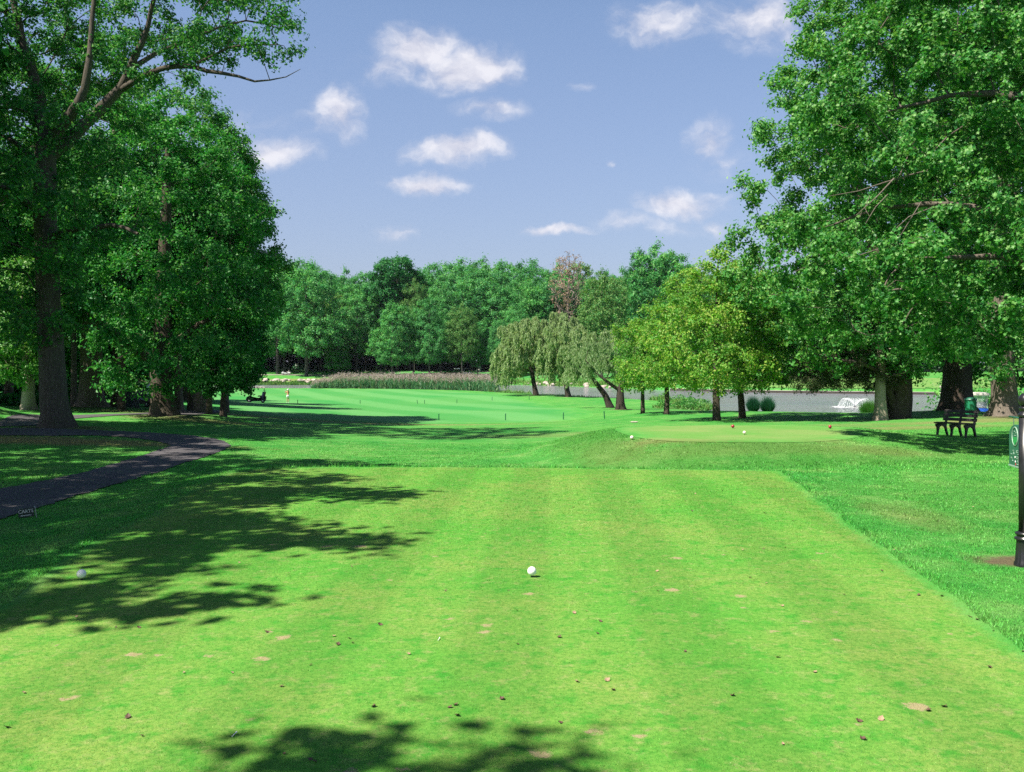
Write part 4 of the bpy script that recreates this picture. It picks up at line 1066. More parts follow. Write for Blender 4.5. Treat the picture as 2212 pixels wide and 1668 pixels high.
def marker(u, v, z, r, m, lab, grp):
    x, y = gp(u, v, z); z = H(x, y)
    t = thing("tee_marker", lab, "tee marker", (x, y, z), 0, grp)
    MB().sphere((0, 0, r + .022), r, 32, 20).build("ball", m, t, True)
    MB().tube([(0, 0, -.05), (0, 0, .03)], .012, 8).build("spike", m_spike, t)
marker(176, 1254, 0, .047, m_ballw, "white golf ball tee marker lying in the shade near the rough edge", "big white tee markers")
marker(1149, 1248, 0, .047, m_ballw, "white golf ball tee marker in full sun in the middle of the tee", "big white tee markers")
marker(1365, 946, .3, .05, m_ballp, "pale tee marker on the left corner of the forward tee", "pale forward tee markers")
marker(1608, 939.5, .3, .046, m_ballp, "pale tee marker in the middle of the forward tee, just right of a red one", "pale forward tee markers")
marker(1583, 926, .3, .052, m_ballr, "red tee marker at the back middle of the forward tee", "red forward tee markers")
marker(1793, 927, .3, .052, m_ballr, "red tee marker at the right end of the forward tee", "red forward tee markers")

def stake(u, v, Y, lab, lean=0.0, h=.46):
    x = (u - UC) * Y / F; z = H(x, Y)
    t = thing("rope_stake", lab, "stake", (x, Y, z), 0, "green stakes across the fairway")
    t.rotation_euler = (0, lean, 0)
    MB().tube([(0, 0, -.1), (0, 0, h)], .036, 8).build("post", m_green, t)
    MB().sphere((0, 0, h), .042, 10, 6).build("cap", m_green, t, True)
def depth_on(u, v):
    z = -1.5
    for _ in range(25): x, y = gp(u, v, z); y = min(y, 175); x = (u - UC) * y / F; z = .5 * z + .5 * H(x, y)
    return y
STK = [(643, 873, 0, "just right of the golfer on the fairway"), (778, 873, 0, "alone between the golfer and the leaning stake"), (902, 873, -.12, "leaning to the left beside another stake"), (917, 873, 0, "upright beside the leaning stake"),
       (987, 872, 0, "midway between the upright pair and the reeds' right end"), (1063, 866, 0, "below the right end of the reeds"), (1143, 864, 0, "near the foot of the first willow"),
       (948, 909, 0, "nearest the tee, under the pair of stakes"), (1092, 909, 0, "on the near fairway left of centre of the willows"), (1217, 907, 0, "on the near fairway below the leaning willow"), (1306, 905, -.08, "at the right edge of the near fairway")]
for u, v, ln, lab in STK: stake(u, v, depth_on(u, v), "thin green stake " + lab, ln)
for x, y, m, hh, lab in ((-21.1, 36.6, m_black, .5, "short black post at the path edge left of the big oak"), (-22.0, 37.6, m_green, .55, "short green post on the bank left of the big oak")):
    t = thing("edge_post", lab, "post", (x, y, H(x, y)), 0); MB().tube([(0, 0, -.1), (0, 0, hh)], .03, 8).build("post", m, t); MB().sphere((0, 0, hh), .034, 10, 6).build("cap", m_white if m is m_green else m, t, True)

# --- black post with the hole sign
PX, PY = 5.72, 10.3
PZ = H(PX, PY)
t = thing("sign_post", "black fluted post with a ball top, at the right edge of the photo", "post", (PX, PY, PZ))
MB().lathe([(.125, -.05), (.125, .03), (.112, .05), (.098, .27), (.102, .29)], 64, flute=.07, nf=16).build("base", m_black, t, True)
MB().lathe([(.102, .285), (.118, .295), (.118, .315), (.098, .325), (.098, .345), (.112, .352), (.112, .37), (.085, .385)], 40).build("collar", m_black, t, True)
MB().lathe([(.076, .38), (.074, 1.66)], 64, flute=.08, nf=16).build("shaft", m_black, t, True)
MB().lathe([(.076, 1.655), (.084, 1.665), (.084, 1.69), (.066, 1.70), (.06, 1.735), (.072, 1.745), (.072, 1.765), (.05, 1.775)], 40).build("neck", m_black, t, True)
MB().sphere((0, 0, 1.845), .082, 32, 20).build("ball_finial", m_black, t, True)
for zz in (.985, 1.6): MB().sphere((-.03, -.067, zz), .012, 12, 8).build("bolt", m_steel, t, True)
m_dull = plain("sign_pale_green", (.22, .34, .27), .5)
ang = R(-101)
ax = Vector((math.cos(ang), math.sin(ang), 0))
o0 = Vector((PX, PY, PZ)) - ax * .305
s = thing("hole_sign", "green arched sign with a crest, hung from the black post, seen almost edge on", "sign", o0, ang)
MB().tube([(-.25, 0, 1.635), (.25, 0, 1.635)], .011, 10).build("arm", m_greensign, s, True)
for xx in (-.1, .1): MB().tube([(xx, 0, 1.635), (xx, 0, 1.545)], .005, 8).build("hanger", m_steel, s)
arch = [(-.215, 1.06), (.215, 1.06), (.215, 1.42)] + [(.215 * math.cos(a) * (1 if abs(math.cos(a)) > .75 else .92), 1.42 + .135 * math.sin(a)) for a in np.linspace(.12, math.pi - .12, 15)] + [(-.215, 1.42)]
MB().prism(arch, .03).build("panel", m_greensign, s, False, .004)
MB().box((0, -.019, 1.075), (.43, .008, .016)).build("trim", m_dull, s)
ring = [(.095 * math.cos(a), -.018, 1.42 + .105 * math.sin(a)) for a in np.linspace(0, 2 * math.pi, 33)]
MB().tube(ring, .007, 6, False).build("crest_ring", m_dull, s)
m_leafg = plain("crest_green", (.02, .26, .07), .4)
MB().prism([(-.05, 1.41), (.05, 1.41), (.055, 1.36), (0, 1.315), (-.055, 1.36)], .01, Matrix.Translation((0, -.02, 0))).build("crest_shield", m_leafg, s)
mk = MB()
for (x, z, wd, hh, rt) in [(-.02, 1.475, .03, .012, .4), (.02, 1.46, .035, .012, -.3), (0, 1.43, .06, .014, 0), (-.06, 1.255, .05, .012, 0), (-.045, 1.225, .012, .05, -.4), (.05, 1.25, .012, .05, 0), (.075, 1.262, .04, .01, 0), (.075, 1.24, .03, .01, 0), (.1, 1.22, .05, .01, 0),
                           (-.12, 1.21, .07, .01, .1), (-.13, 1.165, .02, .02, .6), (-.1, 1.16, .02, .012, .2), (.08, 1.19, .09, .011, 0), (.08, 1.17, .09, .011, 0), (-.08, 1.135, .03, .012, .5), (.09, 1.14, .02, .03, .5), (.12, 1.13, .02, .03, -.4), (.09, 1.105, .09, .011, .1)]:
    mk.box((x, -.018, z), (wd * .7, .006, hh * .6), (0, rt, 0))
mk.build("lettering", m_dull, s)
for x, z, m in ((.0, 1.18, m_white), (.01, 1.13, m_white), (.02, 1.1, m_red)): MB().sphere((x, -.018, z), .013, 12, 8, (1, .3, 1)).build("dot", m, s, True)

# --- CARTS sign
cx, cy = path_pt(58, 1119)
s = thing("carts_sign", "small dark sign reading CARTS with an arrow, at the edge of the asphalt path", "sign", (cx, cy, H(cx, cy)), R(6))
s.rotation_euler = (0, R(-7), R(6))
MB().box((0, 0, .085), (.25, .012, .15)).build("panel", plain("sign_dark", (.012, .03, .022), .4), s, False, .003)
m_pale = plain("pale_letters", (.55, .55, .5), .5)
fc = bpy.data.curves.new("lettering", 'FONT'); fc.body = "CARTS"; fc.size = .078; fc.align_x = 'CENTER'; fc.extrude = .001; fc.offset = .0012
fo = bpy.data.objects.new("lettering", fc); COL.objects.link(fo); fo.parent = s; fo.location = (0, -.0085, .085); fo.rotation_euler = (math.pi / 2, 0, 0)
fm_ = bpy.data.meshes.new_from_object(fo.evaluated_get(bpy.context.evaluated_depsgraph_get())); bpy.data.objects.remove(fo)
fm_.transform(Matrix.Translation((0, -.0085, .085)) @ Matrix.Rotation(math.pi / 2, 4, 'X')); fm_.materials.clear(); link('lettering', fm_, m_pale, s)
MB().prism([(-.1, .045), (-.06, .06), (-.06, .051), (.08, .051), (.08, .039), (-.06, .039), (-.06, .03)], .003, Matrix.Translation((0, -.0085, 0))).build("arrow", m_pale, s)
MB().tube([(.105, .012, .175), (.135, .012, .175), (.142, .012, .16), (.146, .012, -.05)], .006, 6).build("wire_stand", m_steel, s)

# --- bench
m_bench = plain("bench_wood", (.016, .012, .012), .55, var=.35, scale=9, bump=.3)  # near-black tone puts the trees' shade into the bench colour
m_benchm = plain("bench_iron", (.02, .017, .017), .45)
bx, by = (2064 - UC) * 29 / F, 29.0
s = thing("park_bench", "dark brown slatted park bench on the lawn under the right-hand trees", "bench", (bx, by, H(bx, by)), R(-57))
L = 1.12
for i, (yy, zz) in enumerate([(-.23, .425), (-.1, .43), (.03, .425), (.155, .42)]):
    MB().box((0, yy, zz), (L, .105, .038)).build("seat_slat", m_bench, s, False, .006)
for yy, zz in [(.235, .53), (.275, .655), (.315, .78)]:
    MB().box((0, yy, zz), (L, .036, .095), (R(-17), 0, 0)).build("back_slat", m_bench, s, False, .006)
for xx in (-.47, 0, .47):
    fr = [(-.30, .40), (.20, .40), (.34, .84), (.385, .83), (.27, .40), (.25, .30), (.31, .12), (.36, 0), (.29, 0), (.23, .12), (.16, .27), (.02, .33), (-.12, .29), (-.17, .16), (-.20, 0), (-.28, 0), (-.235, .16), (-.25, .28), (-.31, .34)]
    M = Matrix.Translation((xx, 0, 0)) @ Matrix.Rotation(math.pi / 2, 4, 'Z')
    MB().prism(fr, .055, M).build("leg_frame", m_benchm, s, False, .006)

# --- green bin, blue cart by it
m_bin = plain("bin_green", (.02, .22, .12), .35, var=.15)
m_binl = plain("bin_lid", (.02, .12, .075), .4)
x, y = (2097 - UC) * 43 / F, 43.0
s = thing("litter_bin", "round green plastic litter bin between the bench and the blue golf cart", "bin", (x, y, H(x, y)))
MB().lathe([(.20, 0), (.235, .06), (.255, .7), (.265, .74)], 32).build("barrel", m_bin, s, True)
MB().lathe([(.275, .73), (.275, .77), (.24, .83), (.10, .87), (.02, .88)], 32).build("lid", m_binl, s, True)

m_blue = plain("cart_blue", (.012, .06, .30), .25, coat=.6, var=.05)
m_roof = plain("cart_roof", (.72, .66, .60), .4, var=.06)
m_cwhite = plain("cart_white", (.8, .8, .8), .25, coat=.5, var=.05)
m_cblack = plain("cart_black", (.012, .012, .016), .25, coat=.6, var=.1)
m_seat = plain("cart_seat", (.45, .42, .36), .6)
m_seatd = plain("cart_seat_dark", (.03, .03, .035), .6)
m_glass, tg, bgl = new_mat("windscreen_glass")
bgl.inputs['Base Color'].default_value = (.9, .95, 1, 1); bgl.inputs['Transmission Weight'].default_value = .85; bgl.inputs['Roughness'].default_value = .05
def golf_cart(lab, loc, rz, body, roof, seat, grp=None):
    s = thing("golf_cart", lab, "golf cart", loc, rz, grp)
    # forward is +x
    MB().prism([(-1.12, .34), (-1.15, .72), (-.45, .76), (-.38, .36), (.45, .30), (.62, .78), (.80, .84), (1.12, .62), (1.18, .34)], 1.08).build("body", body, s, False, .03)
    MB().box((0, 0, .27), (2.1, .95, .10)).build("chassis", m_rubber, s)
    MB().box((-.42, 0, .78), (.5, 1.02, .12)).build("seat", seat, s, False, .03)
    MB().box((-.72, 0, 1.02), (.12, 1.02, .36), (0, R(-12), 0)).build("seat_back", seat, s, False, .03)
    rf = MB().box((-.1, 0, 1.77), (1.75, 1.16, .15)); rf.box((-.1, 0, 1.862), (1.5, .95, .034)); rf.build("roof", roof, s, False, .02)
    for yy in (-.5, .5):
        MB().tube([(.72, yy, .80), (.60, yy, 1.78)], .018, 8).build("strut", m_rubber, s)
        MB().tube([(-.98, yy, .72), (-.86, yy, 1.78)], .018, 8).build("strut", m_rubber, s)
    MB().box((.655, 0, 1.3), (.012, .98, .86), (0, R(-7), 0)).build("windscreen", m_glass, s)
    MB().tube([(.62, .25, .85), (.36, .25, 1.02)], .018, 8).build("steering_column", m_rubber, s)
    st = [(.34 + .03 * math.sin(a), .25 + .17 * math.cos(a), 1.03 + .15 * math.sin(a)) for a in np.linspace(0, 2 * math.pi, 17)]
    MB().tube(st, .014, 6, False).build("steering_wheel", m_rubber, s)
    for xx in (-.75, .78):
        for yy in (-.5, .5):
            wv = MB(); prof = [(.10, -.09), (.205, -.09), (.23, -.05), (.23, .05), (.205, .09), (.10, .09)]
            sub = MB().lathe(prof, 20)
            wv.add([(xx + p[0], yy + p[2], .23 + p[1]) for p in sub.v], sub.f)
            wo = wv.build("wheel", m_rubber, s, True)
            hb = MB().lathe([(.03, -.1), (.11, -.085), (.115, .085), (.03, .1)], 14); h2 = MB(); h2.add([(xx + p[0], yy + p[2], .23 + p[1]) for p in hb.v], hb.f)
            h2.build("hub", m_cwhite, wo, True)
    return s
x, y = (2115 - UC) * 63 / F, 63.0
golf_cart("blue golf cart with a pale roof parked behind the bench, seen from the front", (x, y, H(x, y)), R(-112), m_blue, m_roof, m_seat)
def cart_at(u, Y, rz, lab, body, seat, roof=m_roof, grp=None):
    x = (u - UC) * Y / F; return golf_cart(lab, (x, Y, H(x, Y)), rz, body, roof, seat, grp)
cart_at(554, 109, R(192), "black golf cart with a tan roof on the fairway beside the golfer", m_cblack, m_seatd)
def golf_bag(loc, m, lab, lean):
    s = thing("golf_bag", lab, "golf bag", loc); s.rotation_euler = (0, lean, R(12))
    MB().lathe([(.11, 0), (.13, .05), (.115, .4), (.14, .8), (.145, .85)], 16).build("bag", m, s, True)
    MB().box((.0, -.13, .38), (.16, .06, .4)).build("pocket", m, s, False, .02)
    for i, (a, b) in enumerate([(-.05, .02), (.03, .05), (.06, -.03), (-.02, -.05)]):
        MB().tube([(a, b, .6), (a * 1.4, b * 1.3, 1.05 + .05 * i)], .008, 6).build("club", m_steel, s)
cz = H(-30.1, 109)
golf_bag((-29.25, 109.05, cz + .42), plain("bag_red", (.28, .02, .035), .5), "red golf bag strapped on the back of the black golf cart", R(10))
golf_bag((-29.3, 108.65, cz + .42), plain("bag_navy", (.03, .035, .09), .5), "navy golf bag strapped on the back of the black golf cart", R(10))
cart_at(618, 247, R(190), "white golf cart parked on the far path at the left end of the far shore", m_cwhite, m_seat, m_cblack)
cart_at(987, 246.5, R(170), "dark golf cart on the far lawn, left of two under the thin trunks", m_cblack, m_seatd, m_cwhite, "golf carts on the far lawn")
cart_at(1008, 247.5, R(200), "white bodied golf cart on the far lawn, right of two under the thin trunks", m_cwhite, m_seat, m_cblack, "golf carts on the far lawn")
cart_at(318, 66, R(-35), "dark utility cart half hidden behind the stout maple trunk", m_cblack, m_seatd, m_cblack)
# green boards leaning in the left wood
x, y = (287 - UC) * 62 / F, 62.0
s = thing("board_stack", "dark green boards leaning against a frame in the shade of the left wood", "boards", (x, y, H(x, y)), R(-8))
m_board = plain("board_green", (.012, .045, .04), .6, var=.3)
MB().box((-.28, .1, .6), (.5, .12, 1.2)).build("back_panel", m_board, s, False, .01)
for i in range(3): MB().box((.02 + .16 * i, -.02 - .03 * i, .56), (.12, .05, 1.2), (0, R(-17), 0)).build("board", m_board if i != 1 else plain("board_grey", (.10, .11, .10), .7), s, False, .008)
# monument on the far lawn
x, y = (1034 - UC) * 262 / F, 262.0
s = thing("stone_monument", "small white arched stone monument on the far lawn before the dark wood", "monument", (x, y, H(x, y)))
m_stone = plain("pale_stone", (.62, .60, .56), .8, var=.15, bump=.4)
MB().prism([(-.85, 0), (.85, 0), (.62, .35), (-.62, .35)], .9).build("plinth", m_stone, s, False, .02)
MB().prism([(-.55, .35), (.55, .35), (.5, 1.2)] + [(.5 * math.cos(a), 1.2 + .35 * math.sin(a)) for a in np.linspace(.2, math.pi - .2, 7)] + [(-.5, 1.2)], .6).build("tablet", m_stone, s, False, .02)
MB().box((0, -.31, .95), (.45, .03, .5)).build("plaque", plain("plaque_grey", (.25, .25, .26), .6), s)

# retaining wall, outlet box
m_wall = plain("wall_stone", (.05, .042, .036), .85, var=.3, scale=1.5, bump=.6)
m_cap = plain("wall_cap", (.36, .33, .29), .85, var=.15)
wl = chaikin([(29.5, 172), (41.5, 157.2), (56.2, 149.2), (66.5, 145.2)], 2, False)
t = thing("retaining_wall", "low dark stone wall with a pale cap along the far right shore of the pond", "wall", (wl[0][0], wl[0][1], ZW))
def wall_strip(pts, wd, z0, z1):
    pts = np.array(pts) - pts[0]; tg_ = np.gradient(pts, axis=0); tg_ /= np.linalg.norm(tg_, axis=1)[:, None]
    n = np.stack([-tg_[:, 1], tg_[:, 0]], 1) * wd / 2
    mb = MB(); k = len(pts); vs = []
    for z in (z0, z1):
        vs += [(*p, z) for p in pts + n]; vs += [(*p, z) for p in pts - n]
    fs = []
    for i in range(k - 1):
        a, b, c, d = i, i + 1, k + i + 1, k + i
        fs += [(a, b, c, d), (2 * k + a, 2 * k + b, 2 * k + c, 2 * k + d), (a, b, 2 * k + b, 2 * k + a), (d, c, 2 * k + c, 2 * k + d)]
    fs += [(0, k, 3 * k, 2 * k), (k - 1, 2 * k - 1, 4 * k - 1, 3 * k - 1)]
    return mb.add(vs, fs)
wall_strip(wl, .5, -1.2, .36).build("stone_face", m_wall, t)
wall_strip(wl, .62, .363, .44).build("cap", m_cap, t)
x, y = 68.3, 144.6
s = thing("outlet_box", "pale concrete outlet box with a dark square opening at the pond's far corner", "outlet", (x, y, ZW), R(-32))
m_conc = plain("concrete", (.42, .39, .34), .85, var=.15, bump=.3)
b_ = MB(); b_.box((-.95, 0, .35), (.6, 2.0, 2.2)); b_.box((.95, 0, .35), (.6, 2.0, 2.2)); b_.box((0, 0, 1.30), (1.3, 2.0, .3)); b_.box((0, 0, -.1), (1.3, 2.0, 1.3)); b_.build("box", m_conc, s)
MB().box((0, .6, .85), (1.3, .1, .6)).build("opening", m_rubber, s)  # dark board set in the hollow, standing for the shade inside

# rocks on the far shore
m_rock = plain("rock", (.36, .31, .27), .9, var=.35, scale=3, bump=.6)
def rock_mesh(seed):
    rng = np.random.default_rng(seed); bm = bmesh.new(); bmesh.ops.create_icosphere(bm, subdivisions=3, radius=.5)
    d = rand_dir(rng, 7); off = rng.uniform(.28, .45, 7)
    for v in bm.verts:
        p = np.array(v.co)
        for a, b in zip(d, off):
            k = p @ a
            if k > b: p = p - a * (k - b) * .85
        p += rng.normal(0, .006, 3)
        v.co = p
    me = bpy.data.meshes.new("rock"); bm.to_mesh(me); bm.free(); me.shade_flat(); return me
rms = [rock_mesh(s_) for s_ in (1, 2, 3, 4)]
rg = np.random.default_rng(17)
def rock(x, y, sz, lab, grp, dz=.25):
    o = link("boulder", rms[rg.integers(4)], m_rock); o.location = (x, y, max(H(x, y), ZW) + sz * dz * .4)
    o.scale = (sz * rg.uniform(.9, 1.7), sz * rg.uniform(.8, 1.2), sz * rg.uniform(.55, .8)); o.rotation_euler = (rg.uniform(-.2, .2), rg.uniform(-.2, .2), rg.uniform(0, 6.3))
    tag(o, lab, "boulder", grp)
def shore_line(pts, n, jit):
    pts = np.array(pts, float); d = np.r_[0, np.cumsum(np.linalg.norm(np.diff(pts, axis=0), axis=1))]
    s_ = np.sort(rg.uniform(0, d[-1], n)); return np.column_stack([np.interp(s_, d, pts[:, 0]), np.interp(s_, d, pts[:, 1])]) + rg.normal(0, jit, (n, 2))
for x, y in shore_line([(-62, 229.2), (-50, 229.0), (-41, 231.6), (-34, 233.6)], 30, .6): rock(x, y, rg.uniform(.6, 1.5), "pale boulder on the far bank left of the reeds", "boulders left of the reeds")
for x, y in shore_line([(-5, 232.8), (2.7, 227), (14, 210), (22, 190)], 30, .4): rock(x, y, rg.uniform(.6, 1.4), "pale boulder along the far shore behind the willows", "boulders behind the willows")
for x, y, sz, lab in ((40.0, 80.5, .7, "larger pale boulder at the water's edge left of the wide double oak"), (40.6, 79.6, .5, "flat pale boulder just in front of the larger one by the wide double oak"), (36.5, 82.6, .45, "small boulder standing in the water left of the wide double oak")): rock(x, y, sz, lab, "boulders at the near water's edge")
o = link("stone_slab", rms[1], m_rock); o.location = (*gp(1370, 916, -.7), -.66); o.location.z = H(o.location.x, o.location.y) + .03; o.scale = (.42, .25, .08); tag(o, "flat pale stone lying on the lawn below the yellow maples", "stone")

# fountain
m_spray, ts, bs = new_mat("water_spray")
bs.inputs['Base Color'].default_value = (.9, .92, .95, 1); bs.inputs['Roughness'].default_value = .4; bs.inputs['Alpha'].default_value = .5
m_foam = plain("foam", (.82, .86, .88), .7)
FX, FY = 36.6, 98.8
s = thing("pond_fountain", "floating fountain throwing a white umbrella of spray on the pond", "fountain", (FX, FY, ZW))
rg2 = np.random.default_rng(3)
sp_ = MB()
for i in range(44):
    a = 2 * math.pi * i / 44 + rg2.normal(0, .02); v0 = rg2.uniform(.85, 1.05)
    rr = 1.75 * v0; hh = .9 * v0
    pts = []
    for k in range(11):
        q = k / 10; r = rr * q; z = .06 + hh * (1 - ((q - .62) / .62) ** 2) if q < .62 else .06 + hh * (1 - ((q - .62) / .38) ** 2)
        pts.append((r * math.cos(a), r * math.sin(a), z))
    sp_.tube(pts, [.012 - .004 * (k / 10) for k in range(11)], 4, False)
sp_.build("spray", m_spray, s)
dr = MB()
for i in range(1500):
    a = rg2.uniform(0, 6.283); q = rg2.uniform(.5, 1.12); r = 1.75 * q; zt = max(.02, .9 * (1 - ((min(q, 1.05) - .62) / .42) ** 2)); z = zt * rg2.uniform(.05, 1.05); d = rg2.uniform(.005, .011)
    x0, y0 = r * math.cos(a), r * math.sin(a); dr.add([(x0 - d, y0, z), (x0 + d, y0, z), (x0, y0 + d, z + 2 * d), (x0, y0 - d, z + d)], [(0, 1, 2), (0, 3, 1), (1, 3, 2), (2, 3, 0)])
dr.build("droplets", m_foam, s)
MB().lathe([(.35, -.05), (.42, 0), (.38, .06), (.1, .09), (.06, .14)], 20).build("float", m_rubber, s, True)
fm = MB()
for i in range(700):
    a = rg2.uniform(0, 6.283); r = 1.75 + rg2.normal(.1, .28); d = rg2.uniform(.03, .12); x0, y0 = r * math.cos(a), r * math.sin(a)
    fm.add([(x0 + d * math.cos(q) * 1.4, y0 + d * math.sin(q), .012 + rg2.uniform(0, .02)) for q in np.linspace(0, 5.2, 6)], [(0, 1, 2, 3, 4, 5)])
fm.build("foam_ring", m_foam, s)

# lily pads, reeds, clumps, shore plants
rg3 = np.random.default_rng(23)
m_pad = plain("lily_pad", (.07, .14, .05), .5, var=.3)
pv, pf = [], []
for i in range(420):
    x, y = rg3.normal(30, 4.2), rg3.normal(83.5, 3.0); r = rg3.uniform(.08, .2)
    if sdist(np.array([x]), np.array([y]), POND)[0] > -1: continue
    b0 = len(pv); pv += [(x + r * math.cos(q), y + r * math.sin(q), ZW + .012 + rg3.uniform(0, .008)) for q in np.linspace(.2, 6.0, 9)] + [(x, y, ZW + .012)]; pf.append(list(range(b0, b0 + 10)))
me = bpy.data.meshes.new("lily_pads"); me.from_pydata(pv, [], pf); me.update()
tag(link("lily_pads", me, m_pad), "scattered green lily pads floating before the fountain", "water lilies", kind='stuff')

m_reed = leaf_mat("reed_leaf", [(.03, .16, .07), (.06, .23, .085), (.12, .27, .11), (.24, .29, .16)], .3, .5, .3)
m_plume = leaf_mat("reed_plume", [(.30, .25, .25), (.40, .33, .33), (.50, .44, .42)], .3, .7, .1)
def strips(base, top, wd, rng, bend=.3, segs=3):
    """bending leaf strips from base to top"""
    n = len(base); d = top - base; side = norm(np.cross(d, rand_dir(rng, n))) * wd[:, None] / 2
    bx_ = rand_dir(rng, n); bx_[:, 2] = 0
    rows = []
    L = np.linalg.norm(d, axis=1)[:, None]
    for k in range(segs + 1):
        q = k / segs
        c = base + d * q + bx_ * L * bend * q * q - np.array([0, 0, 1]) * L * bend * .35 * q ** 3
        wq = max(.06, 1 - q ** 1.6)
        rows += [c - side * wq, c + side * wq]
    V = np.stack(rows, 1).reshape(-1, 3); m = 2 * (segs + 1)
    Fq = np.concatenate([np.arange(n)[:, None] * m + np.array([2 * k, 2 * k + 1, 2 * k + 3, 2 * k + 2]) for k in range(segs)])
    return V, Fq
def pond_band(n, x0, x1, y0, y1, s0, s1, rng):
    out = np.zeros((0, 2))
    while len(out) < n:
        p = np.column_stack([rng.uniform(x0, x1, 4 * n), rng.uniform(y0, y1, 4 * n)])
        sd = sdist(p[:, 0], p[:, 1], POND); out = np.vstack([out, p[(sd > s0) & (sd < s1)]])
    return out[:n]
p = pond_band(4200, -39.5, -2.5, 150, 190, -6.5, -.1, rg3)
n = len(p); edge = np.clip(np.minimum(p[:, 0] + 41, 3.5 - p[:, 0]) / 7, .25, 1); hgt = rg3.uniform(1.9, 3.3, n) * np.sqrt(edge)
z0 = np.full(n, ZW - .1)
bs_, tp_ = [], []
for k in range(7):
    b = np.column_stack([p, z0]) + np.column_stack([np.zeros((n, 2)), hgt * rg3.uniform(.05, .55, n)])
    tt = b + rand_dir(rg3, n) * np.array([.55, .55, 0]) + np.column_stack([np.zeros((n, 2)), hgt * rg3.uniform(.25, .42, n)])
    bs_.append(b); tp_.append(tt)
bs_ = np.concatenate(bs_); tp_ = np.concatenate(tp_)
V1, F1 = strips(bs_, tp_, rg3.uniform(.05, .11, len(bs_)), rg3, .2)
tag(link("reed_bed", mesh_np("reed_bed", V1, F1), m_reed), "tall green reeds growing in the pond behind the fairway", "reeds", kind='stuff')
q = rg3.choice(n, int(n * .62), replace=False)
hp = np.column_stack([p[q], z0[q] + hgt[q] * .93])
P_ = np.repeat(hp, 9, 0) + rg3.normal(0, 1, (len(hp) * 9, 3)) * np.array([.09, .09, .24])
tag(link("reed_plumes", leaf_mesh("reed_plumes", P_, norm(rand_dir(rg3, len(P_)) + np.array([-.3, -.4, .2])), .2, rg3, aspect=.5), m_plume), "pinkish brown feathery plumes on top of the reed bed", "reeds", kind='stuff')
m_shore = leaf_mat("shore_leaf", [(.04, .19, .03), (.08, .26, .045), (.15, .29, .07), (.22, .27, .11)], .35, .5, .3)
def shore(name, lab, n, box, s0, s1, h0, h1, m=m_shore, wd=(.03, .08), seed=1):
    rng = np.random.default_rng(seed); p = pond_band(n, *box, s0, s1, rng); z = np.maximum(height(p[:, 0], p[:, 1]), ZW) - .03
    cl = .4 + .6 * (.5 + .5 * np.sin(p[:, 0] * 1.3 + 2 * np.sin(p[:, 1] * .7)))
    b = np.column_stack([p, z]); h = rng.uniform(h0, h1, n) * cl
    t = b + np.column_stack([rng.normal(0, .25, (n, 2)) * h[:, None], h])
    V_, F_ = strips(b, t, rng.uniform(*wd, n), rng, .35)
    tag(link(name, mesh_np(name, V_, F_), m), lab, "shore plants", kind='stuff')
shore("shore_plants", "bright green plants on the spit of land by the yellow maples", 9000, (13.2, 20.6, 83, 108), -.2, 2.4, .25, .85, wd=(.06, .16), seed=4)
ps_ = pond_band(5200, 13.6, 20.4, 84, 107, -.1, 2.2, rg3)
hs_ = .2 + .75 * (.5 + .5 * np.sin(ps_[:, 0] * 1.9 + 1.5 * np.sin(ps_[:, 1] * .8)))
ps_ = np.column_stack([ps_, np.maximum(height(ps_[:, 0], ps_[:, 1]), ZW) + hs_ * rg3.uniform(0, 1, len(ps_)) ** .8])
tag(link("bank_bushes", leaf_mesh("bank_bushes", ps_, norm(rand_dir(rg3, len(ps_)) + np.array([-.2, -.3, .7])), .2, rg3), leaf_bright), "low leafy bushes on the spit of land by the yellow maples", "shore plants", kind='stuff')
shore("shore_grass", "grass along the far bank left of the reeds", 6000, (-66, -34, 222, 236), -.6, 1.0, .4, 1.0, wd=(.1, .22), seed=5)
shore("shore_grass", "grass along the far bank behind the willows", 7000, (-6, 30, 178, 238), .2, 4.5, .4, 1.3, wd=(.1, .22), seed=6)
shore("shore_grass", "tufts of grass along the willow bank", 1600, (3, 16, 112, 136), -.2, .9, .2, .7, wd=(.05, .1), seed=7)
shore("shore_grass", "green weeds at the near water's edge by the big trees", 1500, (28, 48, 72, 90), -.2, 1.0, .2, .8, wd=(.03, .07), seed=8)
shore("shore_grass", "grass at the right end of the reeds", 1600, (-4.5, 3, 134, 160), -2.0, .2, .3, 1.1, wd=(.05, .12), seed=9)
m_clumpd = leaf_mat("clump_dark", [(.008, .06, .035), (.014, .085, .045), (.02, .10, .05)], .25, .45, .3)
m_clumpl = leaf_mat("clump_light", [(.05, .20, .03), (.08, .235, .035), (.14, .25, .06)], .4, .45, .3)
def clump(u, Y, r, h, m, lab, grp, seed):
    rng = np.random.default_rng(seed); x = (u - UC) * Y / F; z = H(x, Y); n = 2600
    a = rng.uniform(0, 6.283, n); rr = np.sqrt(rng.uniform(0, 1, n)); b = np.column_stack([np.cos(a) * rr * r * .35, np.sin(a) * rr * r * .35, np.full(n, -.05)])
    q = rng.uniform(.55, 1, n); t = np.column_stack([np.cos(a) * rr * r * .95, np.sin(a) * rr * r * .95, h * q * np.sqrt(np.clip(1.05 - rr ** 2 * .75, .1, 1))])
    V_, F_ = strips(b, t, rng.uniform(.012, .03, n), rng, .16)
    o = link("grass_clump", mesh_np("grass_clump", V_, F_), m); o.location = (x, Y, z); tag(o, lab, "ornamental grass", grp)
clump(1627, 70, .62, 1.45, m_clumpd, "dark round clump of ornamental grass, left of the pair beside the leaning maple", "ornamental grass clumps", 1)
clump(1658, 70.5, .66, 1.5, m_clumpd, "dark round clump of ornamental grass, right of the pair beside the leaning maple", "ornamental grass clumps", 2)
